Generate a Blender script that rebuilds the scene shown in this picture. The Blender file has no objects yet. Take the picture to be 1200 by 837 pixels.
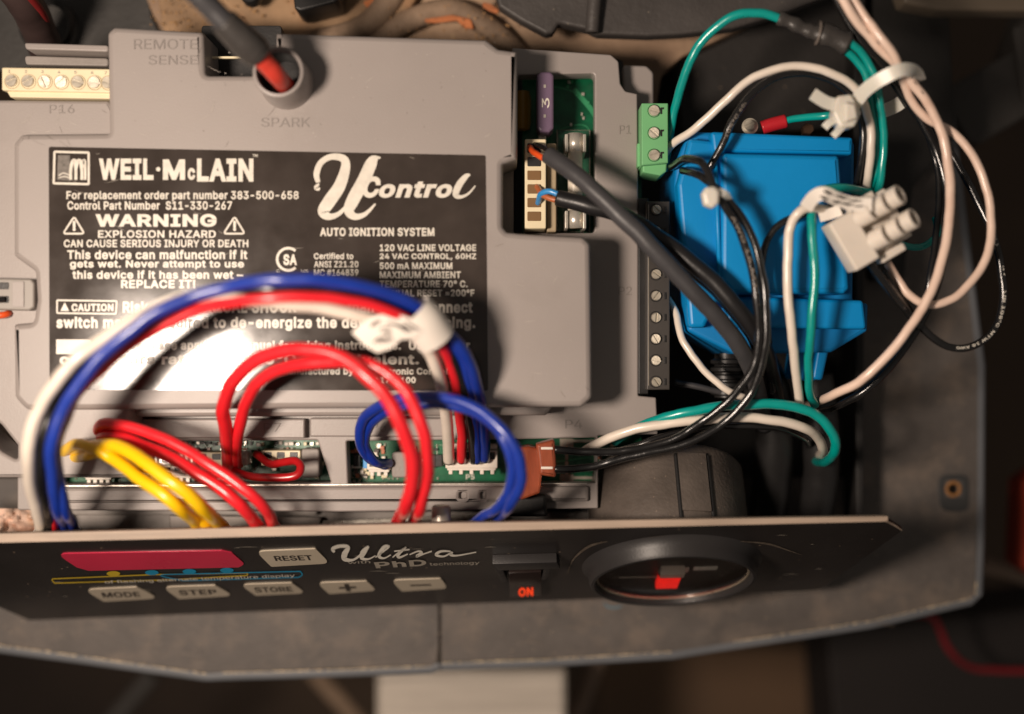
import bpy, bmesh, math, random
from mathutils import Vector, Matrix
from mathutils import noise
from mathutils.geometry import intersect_line_plane
random.seed(7)
S = 0.00025          # metres per photo pixel at the label's height
D = 1400.0           # camera height above the label, in the same units
sc = bpy.context.scene
C = sc.collection

# ------------------------------------------------------------------ camera, world, lamp, exposure
cam = bpy.data.cameras.new('camera'); camo = bpy.data.objects.new('camera', cam); C.objects.link(camo)
camo.location = (0, 0, D*S)
cam.sensor_fit = 'HORIZONTAL'; cam.sensor_width = 36; cam.lens = 18/(600/D)
cam.clip_start = 0.01; cam.clip_end = 20
cam.dof.use_dof = True; cam.dof.focus_distance = (D+60)*S; cam.dof.aperture_fstop = 2.9
sc.camera = camo
w = bpy.data.worlds.new('World'); sc.world = w; w.use_nodes = True
w.node_tree.nodes['Background'].inputs[0].default_value = (0.75, 0.66, 0.58, 1)
w.node_tree.nodes['Background'].inputs[1].default_value = 0.16
la = bpy.data.lights.new('work_lamp', 'AREA'); la.shape = 'DISK'; la.size = 300*S
la.energy = 2.2; la.color = (1, 0.83, 0.69)
lo = bpy.data.objects.new('work_lamp', la); C.objects.link(lo)
lo.location = (-770*S, -45*S, 1400*S)
lo.rotation_euler = (Vector((0, 0, -100*S))-lo.location).to_track_quat('-Z', 'Y').to_euler()
sc.view_settings.view_transform = 'Standard'; sc.view_settings.look = 'None'
sc.view_settings.exposure = 0; sc.view_settings.gamma = 1
sc.view_settings.use_curve_mapping = False
sc.cycles.max_bounces = 8

# ------------------------------------------------------------------ helpers
def lin(c):
    return tuple(((v/255)/12.92 if v/255 <= .04045 else ((v/255+.055)/1.055)**2.4) for v in c)
def W(px, py, z=0.0):
    k = (D-z)/D*S
    return Vector(((px-600)*k, (418.5-py)*k, z*S))

MATS = {}
def mat(name, rgb, rough=.45, var=.12, vscale=60, bump=0., bscale=800, metal=0., emit=0., trans=0.,
        spec=.5, speck=None, sss=0., alpha=1., coat=0., ior=1.45, col2=None, mix=(.45, .6), stretch=None):
    m = bpy.data.materials.new(name); m.use_nodes = True
    nt = m.node_tree; b = nt.nodes['Principled BSDF']; L = nt.links.new
    col = lin(rgb)
    tc = nt.nodes.new('ShaderNodeTexCoord'); src = tc.outputs['Object']
    if stretch:
        mp = nt.nodes.new('ShaderNodeMapping'); mp.inputs['Scale'].default_value = stretch
        L(src, mp.inputs[0]); src = mp.outputs[0]
    nz = nt.nodes.new('ShaderNodeTexNoise'); nz.inputs['Scale'].default_value = vscale
    nz.inputs['Detail'].default_value = 6; L(src, nz.inputs['Vector'])
    mr = nt.nodes.new('ShaderNodeMapRange'); L(nz.outputs['Fac'], mr.inputs['Value'])
    mr.inputs['From Min'].default_value = .3; mr.inputs['From Max'].default_value = .7
    mr.inputs['To Min'].default_value = 1-var; mr.inputs['To Max'].default_value = 1+var
    vm = nt.nodes.new('ShaderNodeVectorMath'); vm.operation = 'SCALE'
    vm.inputs[0].default_value = col; L(mr.outputs[0], vm.inputs['Scale'])
    out = vm.outputs[0]
    def mixin(fac, c, cur):
        mx = nt.nodes.new('ShaderNodeMix'); mx.data_type = 'RGBA'
        L(fac, mx.inputs['Factor']); L(cur, mx.inputs['A']); mx.inputs['B'].default_value = (*lin(c), 1)
        return mx.outputs['Result']
    if col2:
        n2 = nt.nodes.new('ShaderNodeTexNoise'); n2.inputs['Scale'].default_value = vscale*.6
        n2.inputs['Detail'].default_value = 8; n2.inputs['Roughness'].default_value = .65
        mp2 = nt.nodes.new('ShaderNodeMapping'); mp2.inputs['Location'].default_value = (3.1, 1.7, .4)
        L(src, mp2.inputs[0]); L(mp2.outputs[0], n2.inputs['Vector'])
        m2 = nt.nodes.new('ShaderNodeMapRange'); L(n2.outputs['Fac'], m2.inputs['Value'])
        m2.inputs['From Min'].default_value = mix[0]; m2.inputs['From Max'].default_value = mix[1]
        out = mixin(m2.outputs[0], col2, out)
    if speck:
        vo = nt.nodes.new('ShaderNodeTexVoronoi'); vo.inputs['Scale'].default_value = speck[1]
        L(tc.outputs['Object'], vo.inputs['Vector'])
        m3 = nt.nodes.new('ShaderNodeMapRange'); L(vo.outputs['Distance'], m3.inputs['Value'])
        m3.inputs['From Min'].default_value = speck[2]*.5; m3.inputs['From Max'].default_value = speck[2]
        m3.inputs['To Min'].default_value = speck[3] if len(speck) > 3 else .8; m3.inputs['To Max'].default_value = 0
        out = mixin(m3.outputs[0], speck[0], out)
    L(out, b.inputs['Base Color'])
    rr = nt.nodes.new('ShaderNodeMapRange'); L(nz.outputs['Fac'], rr.inputs['Value'])
    rr.inputs['To Min'].default_value = max(.02, rough-.08); rr.inputs['To Max'].default_value = min(1, rough+.08)
    L(rr.outputs[0], b.inputs['Roughness'])
    b.inputs['Metallic'].default_value = metal
    b.inputs['Specular IOR Level'].default_value = spec
    b.inputs['IOR'].default_value = ior
    b.inputs['Transmission Weight'].default_value = trans
    b.inputs['Coat Weight'].default_value = coat
    b.inputs['Coat Roughness'].default_value = .15
    if sss:
        b.inputs['Subsurface Weight'].default_value = sss
        b.inputs['Subsurface Radius'].default_value = (.004, .003, .002)
        b.inputs['Subsurface Scale'].default_value = .5
    if emit:
        b.inputs['Emission Color'].default_value = (*col, 1); b.inputs['Emission Strength'].default_value = emit
    if bump:
        n4 = nt.nodes.new('ShaderNodeTexNoise'); n4.inputs['Scale'].default_value = bscale
        n4.inputs['Detail'].default_value = 4; L(src, n4.inputs['Vector'])
        bp = nt.nodes.new('ShaderNodeBump'); bp.inputs['Strength'].default_value = bump
        bp.inputs['Distance'].default_value = .0004
        L(n4.outputs['Fac'], bp.inputs['Height']); L(bp.outputs[0], b.inputs['Normal'])
    if name.endswith('wire'):
        b.inputs['Coat Weight'].default_value = .6; b.inputs['Coat Roughness'].default_value = .2
    MATS[name] = m
    return m

GREY = mat('grey_plastic', (149, 141, 137), .4, .05, 22, .12, 2200, speck=((190, 180, 170), 420, .06, .45), col2=(132, 124, 119), mix=(.58, .85))
GREYD = mat('grey_plastic_worn', (140, 133, 128), .5, .12, 60, .2, 900, col2=(110, 103, 96), mix=(.55, .75))
LABEL = mat('label_black', (58, 51, 47), .13, .2, 90, .03, 180, spec=.6, speck=((150, 130, 110), 700, .035, .5))
PRINT = mat('label_print_white', (214, 208, 196), .3, .08, 400)
PRINTD = mat('faded_print', (150, 142, 130), .4, .1, 400)
PCB = mat('circuit_green', (8, 96, 62), .3, .22, 120, .05, 900, col2=(4, 70, 45), mix=(.45, .65))
TRACE = mat('circuit_trace', (52, 140, 96), .35, .1)
CREAM = mat('cream_plastic', (226, 212, 178), .4, .05, 100, .05)
WHITEP = mat('white_nylon', (222, 212, 200), .38, .05, 100, .06, 900, sss=.15)
TIE = mat('clear_nylon', (232, 226, 214), .32, .06, 100, sss=.35, trans=.15)
STEEL = mat('screw_steel', (200, 192, 176), .42, .25, 300, .2, 900, metal=.45)
TIN = mat('tin_plate', (215, 208, 196), .28, .12, 200, .1, metal=.6)
PURPLE = mat('purple_fuse', (118, 98, 122), .35, .06, 100, trans=.15)
GLASS = mat('clear_cover', (225, 225, 220), .1, .02, trans=.92)
CERAM = mat('white_ceramic', (212, 202, 186), .4, .06)
BLACKP = mat('black_plastic', (34, 33, 33), .4, .15, 100, .12, 1500)
BLACKW = mat('black_wire', (24, 23, 23), .22, .2, 120, .15, 900)
GREYW = mat('dark_grey_cable', (62, 61, 63), .42, .12, 90, .12, 1200)
SHRINK = mat('heat_shrink', (60, 57, 55), .38, .15, 200, .35, 900)
RED = mat('red_wire', (228, 34, 44), .34, .08, 80, .06)
REDB = mat('dark_red_wire', (170, 18, 24), .36, .08, 80, .06)
BLUEW = mat('blue_wire', (22, 52, 150), .33, .1, 80, .06)
WHITEW = mat('white_wire', (226, 214, 200), .4, .05, 80, .05)
PINKW = mat('pinkish_white_wire', (232, 204, 186), .42, .05, 120, .05, col2=(214, 178, 158), mix=(.5, .8))
TEAL = mat('green_wire', (0, 150, 142), .28, .08, 80, .06)
YELL = mat('yellow_wire', (246, 196, 8), .36, .07, 80, .06)
ORNG = mat('orange_wire', (222, 82, 30), .4, .08)
BROWNW = mat('brown_wire', (176, 96, 56), .4, .08)
SKYW = mat('light_blue_wire', (50, 140, 205), .4, .08)
TRAFO = mat('blue_plastic', (0, 136, 204), .42, .06, 40, .08, 1200, speck=((120, 170, 200), 700, .04, .3))
TRAFOF = mat('blue_frame_plastic', (0, 122, 188), .5, .08, 40, .1, 1000)
GREENT = mat('green_terminal', (112, 178, 122), .45, .05, 60, .05)
BLACKT = mat('black_terminal', (62, 58, 55), .45, .08, 60, .08)
SALMON = mat('salmon_sleeve', (206, 112, 80), .25, .25, 160, .1, trans=.45, col2=(150, 72, 44), mix=(.45, .7), stretch=(1, .15, 1))
SILIC = mat('red_silicone', (206, 66, 52), .3, .08, 50, trans=.1, sss=.1)
TRAYM = mat('tray_paint', (84, 78, 74), .56, .15, 110, .5, 1100, speck=((200, 175, 140), 260, .055, .9), col2=(108, 97, 88), mix=(.48, .7))
RIMM = mat('tray_rim_paint', (96, 98, 102), .45, .1, 40, .1)
BARE = mat('bare_metal_highlight', (226, 204, 166), .35, .2, 300, metal=.2)  # pale metal for the rim's wear and its painted highlight line
BOXM = mat('enclosure_paint', (30, 28, 27), .6, .25, 20, .3, 900, speck=((100, 84, 66), 200, .04, .6))
JACKET = mat('burner_jacket', (168, 140, 114), .6, .18, 24, .5, 300, col2=(128, 104, 84), mix=(.42, .62), speck=((198, 170, 130), 90, .06, .6))
RUSTY = mat('rusty_casting', (150, 122, 94), .85, .3, 60, .9, 260, col2=(158, 112, 76), mix=(.55, .72), speck=((190, 160, 120), 160, .08, .7))
CASTM = mat('cast_ring', (140, 118, 98), .75, .25, 50, .9, 300, col2=(100, 82, 66), mix=(.5, .7))
RUBBER = mat('rubber_black', (66, 62, 60), .55, .22, 50, .5, 500, speck=((130, 120, 105), 260, .09, .5))
PANELM = mat('panel_membrane', (38, 35, 34), .33, .14, 60, .06, 900, speck=((150, 130, 110), 170, .07, .7))
PANEDGE = mat('panel_edge_metal', (160, 142, 126), .5, .2, 40, .15, 500, stretch=(1, 12, 12))
BTN = mat('button_cream', (176, 164, 146), .4, .05)
PINKD = mat('display_window_pink', (190, 44, 72), .3, .05)
PYEL = mat('print_yellow', (186, 158, 40), .4); PBLU = mat('print_blue', (20, 130, 168), .4)
BEZEL = mat('gauge_bezel', (42, 40, 40), .42, .1, 60, .1, 1500)
DIAL = mat('dial_face', (30, 28, 28), .5, .1, 100)
LAMPR = mat('red_indicator', (255, 34, 26), .3, .25, 260, emit=.8)
ONRED = mat('glowing_lettering', (255, 66, 20), .3, emit=.7)
ALU = mat('brushed_aluminium', (196, 186, 174), .4, .16, 14, .25, 120, metal=.25, stretch=(1, 16, 1))
FLOORM = mat('dark_floor', (66, 52, 40), .8, .3, 3, .4, 60, col2=(40, 30, 24), mix=(.45, .65))
ORNB = mat('orange_paint', (120, 34, 14), .7, .4, 12)
REDC = mat('red_hose', (110, 10, 20), .5, .3, 30)
PIPEM = mat('tan_pipe', (128, 108, 92), .5, .15)
TAPE = mat('white_tag', (232, 224, 214), .6, .04)
INSUL = mat('pink_insulation', (206, 176, 158), .9, .25, 150, 1., 260, col2=(170, 130, 100), mix=(.5, .65))
YCAP = mat('yellow_capacitor', (150, 112, 30), .35)
COPPER = mat('copper_winding', (70, 60, 54), .5, .3, 200)
DARKP = mat('background_plastic', (60, 57, 54), .6, .2, 12, .2, 200)

def link(name, me, m, parent=None):
    o = bpy.data.objects.new(name, me); C.objects.link(o)
    if m is not None:
        if isinstance(me, bpy.types.Mesh): me.materials.clear(); me.materials.append(m)
    o.parent = parent
    return o
def tag(o, label=None, cat=None, group=None, kind=None):
    if label: o['label'] = label
    if cat: o['category'] = cat
    if group: o['group'] = group
    if kind: o['kind'] = kind
    return o
def empty(name, label, cat, group=None, kind=None):
    o = bpy.data.objects.new(name, None); C.objects.link(o); o.empty_display_size = .01
    return tag(o, label, cat, group, kind)
def mesh_from(verts, faces, smooth=False, name='mesh'):
    me = bpy.data.meshes.new(name); me.from_pydata([tuple(v) for v in verts], [], faces); me.update()
    if smooth:
        for p in me.polygons: p.use_smooth = True
    return me
def autosmooth(me, deg=35):
    for p in me.polygons: p.use_smooth = True
    try: me.set_sharp_from_angle(angle=math.radians(deg))
    except Exception: pass

def curve_to_mesh(cu):
    o = bpy.data.objects.new('tmp', cu); C.objects.link(o)
    dg = bpy.context.evaluated_depsgraph_get(); dg.update()
    me = bpy.data.meshes.new_from_object(o.evaluated_get(dg))
    bpy.data.objects.remove(o); bpy.data.curves.remove(cu)
    return me
def fillet(pts, rdef):
    out = []; n = len(pts)
    for i in range(n):
        p = Vector(pts[i][:2]); r = pts[i][2] if len(pts[i]) > 2 else rdef
        a = Vector(pts[i-1][:2]); b = Vector(pts[(i+1) % n][:2])
        u = (a-p); v = (b-p); lu, lv = u.length, v.length
        if r <= 0 or lu < 1e-6 or lv < 1e-6: out.append(p); continue
        u.normalize(); v.normalize()
        ang = math.acos(max(-1, min(1, u.dot(v))))
        t = min(r/max(.05, math.tan(ang/2)), lu*.45, lv*.45)
        q0, q1 = p+u*t, p+v*t
        for k in range(5):
            s = k/4; out.append(q0*(1-s)**2+p*2*s*(1-s)+q1*s*s)
    return out
def plate(name, outline, ztop, thick, m, parent=None, holes=(), bevel=1.5, r=4, label=None):
    """a slab whose top outline is given in photo pixels at height ztop"""
    cu = bpy.data.curves.new('c', 'CURVE'); cu.dimensions = '2D'; cu.fill_mode = 'BOTH'
    for k, poly in enumerate([outline]+list(holes)):
        pts = fillet(poly, r)
        sp = cu.splines.new('POLY'); sp.points.add(len(pts)-1)
        kk = (D-ztop)/D
        for i, p in enumerate(pts):
            sp.points[i].co = ((p.x-600)*kk, (418.5-p.y)*kk, 0, 1)
        sp.use_cyclic_u = True
    bevel = min(bevel, thick*.45)
    cu.extrude = thick/2-bevel; cu.bevel_depth = bevel; cu.offset = -bevel; cu.bevel_resolution = 2
    me = curve_to_mesh(cu)
    me.transform(Matrix.Translation((0, 0, (ztop-thick/2)*S)) @ Matrix.Scale(S, 4))
    autosmooth(me, 40)
    o = link(name, me, m, parent)
    if label: o['label'] = label
    return o
def rect(x0, y0, x1, y1): return [(x0, y0), (x1, y0), (x1, y1), (x0, y1)]
def prism(name, top, vec, m, parent=None, bevel=0.):
    """top: world points; extruded by world vec"""
    bm = bmesh.new(); n = len(top)
    a = [bm.verts.new(p) for p in top]; b = [bm.verts.new(p+vec) for p in top]
    bm.faces.new(a); bm.faces.new(b[::-1])
    for i in range(n): bm.faces.new((a[i], b[i], b[(i+1) % n], a[(i+1) % n]))
    bmesh.ops.recalc_face_normals(bm, faces=bm.faces)
    if bevel: bmesh.ops.bevel(bm, geom=bm.edges[:], offset=bevel*S, segments=2, affect='EDGES', profile=.6)
    me = bpy.data.meshes.new(name); bm.to_mesh(me); bm.free(); autosmooth(me, 40)
    return link(name, me, m, parent)

def catmull(pts, n=10, closed=False):
    P_ = [Vector(p) for p in pts]; out = []; N = len(P_)
    g = (lambda i: P_[i % N]) if closed else (lambda i: P_[max(0, min(N-1, i))])
    for i in range(N if closed else N-1):
        p0, p1, p2, p3 = g(i-1), g(i), g(i+1), g(i+2)
        for k in range(n):
            t = k/n
            out.append(.5*((2*p1)+(-p0+p2)*t+(2*p0-5*p1+4*p2-p3)*t*t+(-p0+3*p1-3*p2+p3)*t**3))
    if not closed: out.append(P_[-1].copy())
    return out
def frames(path):
    n = len(path); T = []
    for i in range(n):
        t = (path[min(n-1, i+1)]-path[max(0, i-1)])
        T.append(t.normalized() if t.length > 1e-9 else Vector((1, 0, 0)))
    up = Vector((0, 0, 1))
    u = T[0].cross(up); u = u.normalized() if u.length > 1e-3 else Vector((1, 0, 0))
    fr = []
    for t in T:
        u = (u-t*u.dot(t))
        u = u.normalized() if u.length > 1e-6 else t.orthogonal().normalized()
        fr.append((t, u, t.cross(u)))
    return fr
def tube_mesh(path, radii, seg=12, caps=True, sy=1.0):
    fr = frames(path); V = []; F = []; n = len(path)
    for i, p in enumerate(path):
        r = radii[i] if hasattr(radii, '__len__') else radii
        _, u, v = fr[i]
        for k in range(seg):
            a = 2*math.pi*k/seg; V.append(p+u*(r*math.cos(a))+v*(r*sy*math.sin(a)))
    for i in range(n-1):
        for k in range(seg):
            k2 = (k+1) % seg; F.append((i*seg+k, i*seg+k2, (i+1)*seg+k2, (i+1)*seg+k))
    if caps: F.append(tuple(range(seg))[::-1]); F.append(tuple((n-1)*seg+k for k in range(seg)))
    return V, F
def wpath(pts, n=10):
    q = catmull(pts, n)
    return [W(p.x, p.y, p.z) for p in q]
def wire(pts, width, m, name='wire', parent=None, seg=12, wob=.0, n=10):
    """pts: (photo x, photo y, height); width: apparent at label height"""
    if wob: pts = [(x+random.uniform(-wob, wob), y+random.uniform(-wob, wob), z) for x, y, z in pts]
    pa = wpath(pts, n)
    sd = Vector((random.random()*9, random.random()*9, 0))
    L_ = len(pa)
    for i in range(L_):
        k = min(1, i/6, (L_-1-i)/6)
        pa[i] = pa[i]+noise.noise_vector(pa[i]/(34*S)+sd)*(1.5*S*k)+noise.noise_vector(pa[i]/(11*S)+sd)*(.45*S*k)
    rad = [width/2*S*(1+.035*noise.noise(p/(26*S)+sd)) for p in pa]
    V, F = tube_mesh(pa, rad, seg)
    me = mesh_from(V, F, True, name)
    return link(name, me, m, parent)
def lathe(name, c, axis, prof, m, parent=None, seg=40, xdir=None, deg=35):
    """prof: list of (radius, height) in px units, c in world metres"""
    ax = axis.normalized(); u = (xdir or ax.orthogonal()).normalized(); v = ax.cross(u)
    V = []; F = []; n = len(prof)
    for r, h in prof:
        for k in range(seg):
            a = 2*math.pi*k/seg
            V.append(c+ax*(h*S)+(u*math.cos(a)+v*math.sin(a))*(max(r, .01)*S))
    for i in range(n-1):
        for k in range(seg):
            k2 = (k+1) % seg; F.append((i*seg+k, i*seg+k2, (i+1)*seg+k2, (i+1)*seg+k))
    me = mesh_from(V, F, True, name); autosmooth(me, deg)
    bm = bmesh.new(); bm.from_mesh(me); bmesh.ops.recalc_face_normals(bm, faces=bm.faces); bm.to_mesh(me); bm.free()
    return link(name, me, m, parent)

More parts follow.
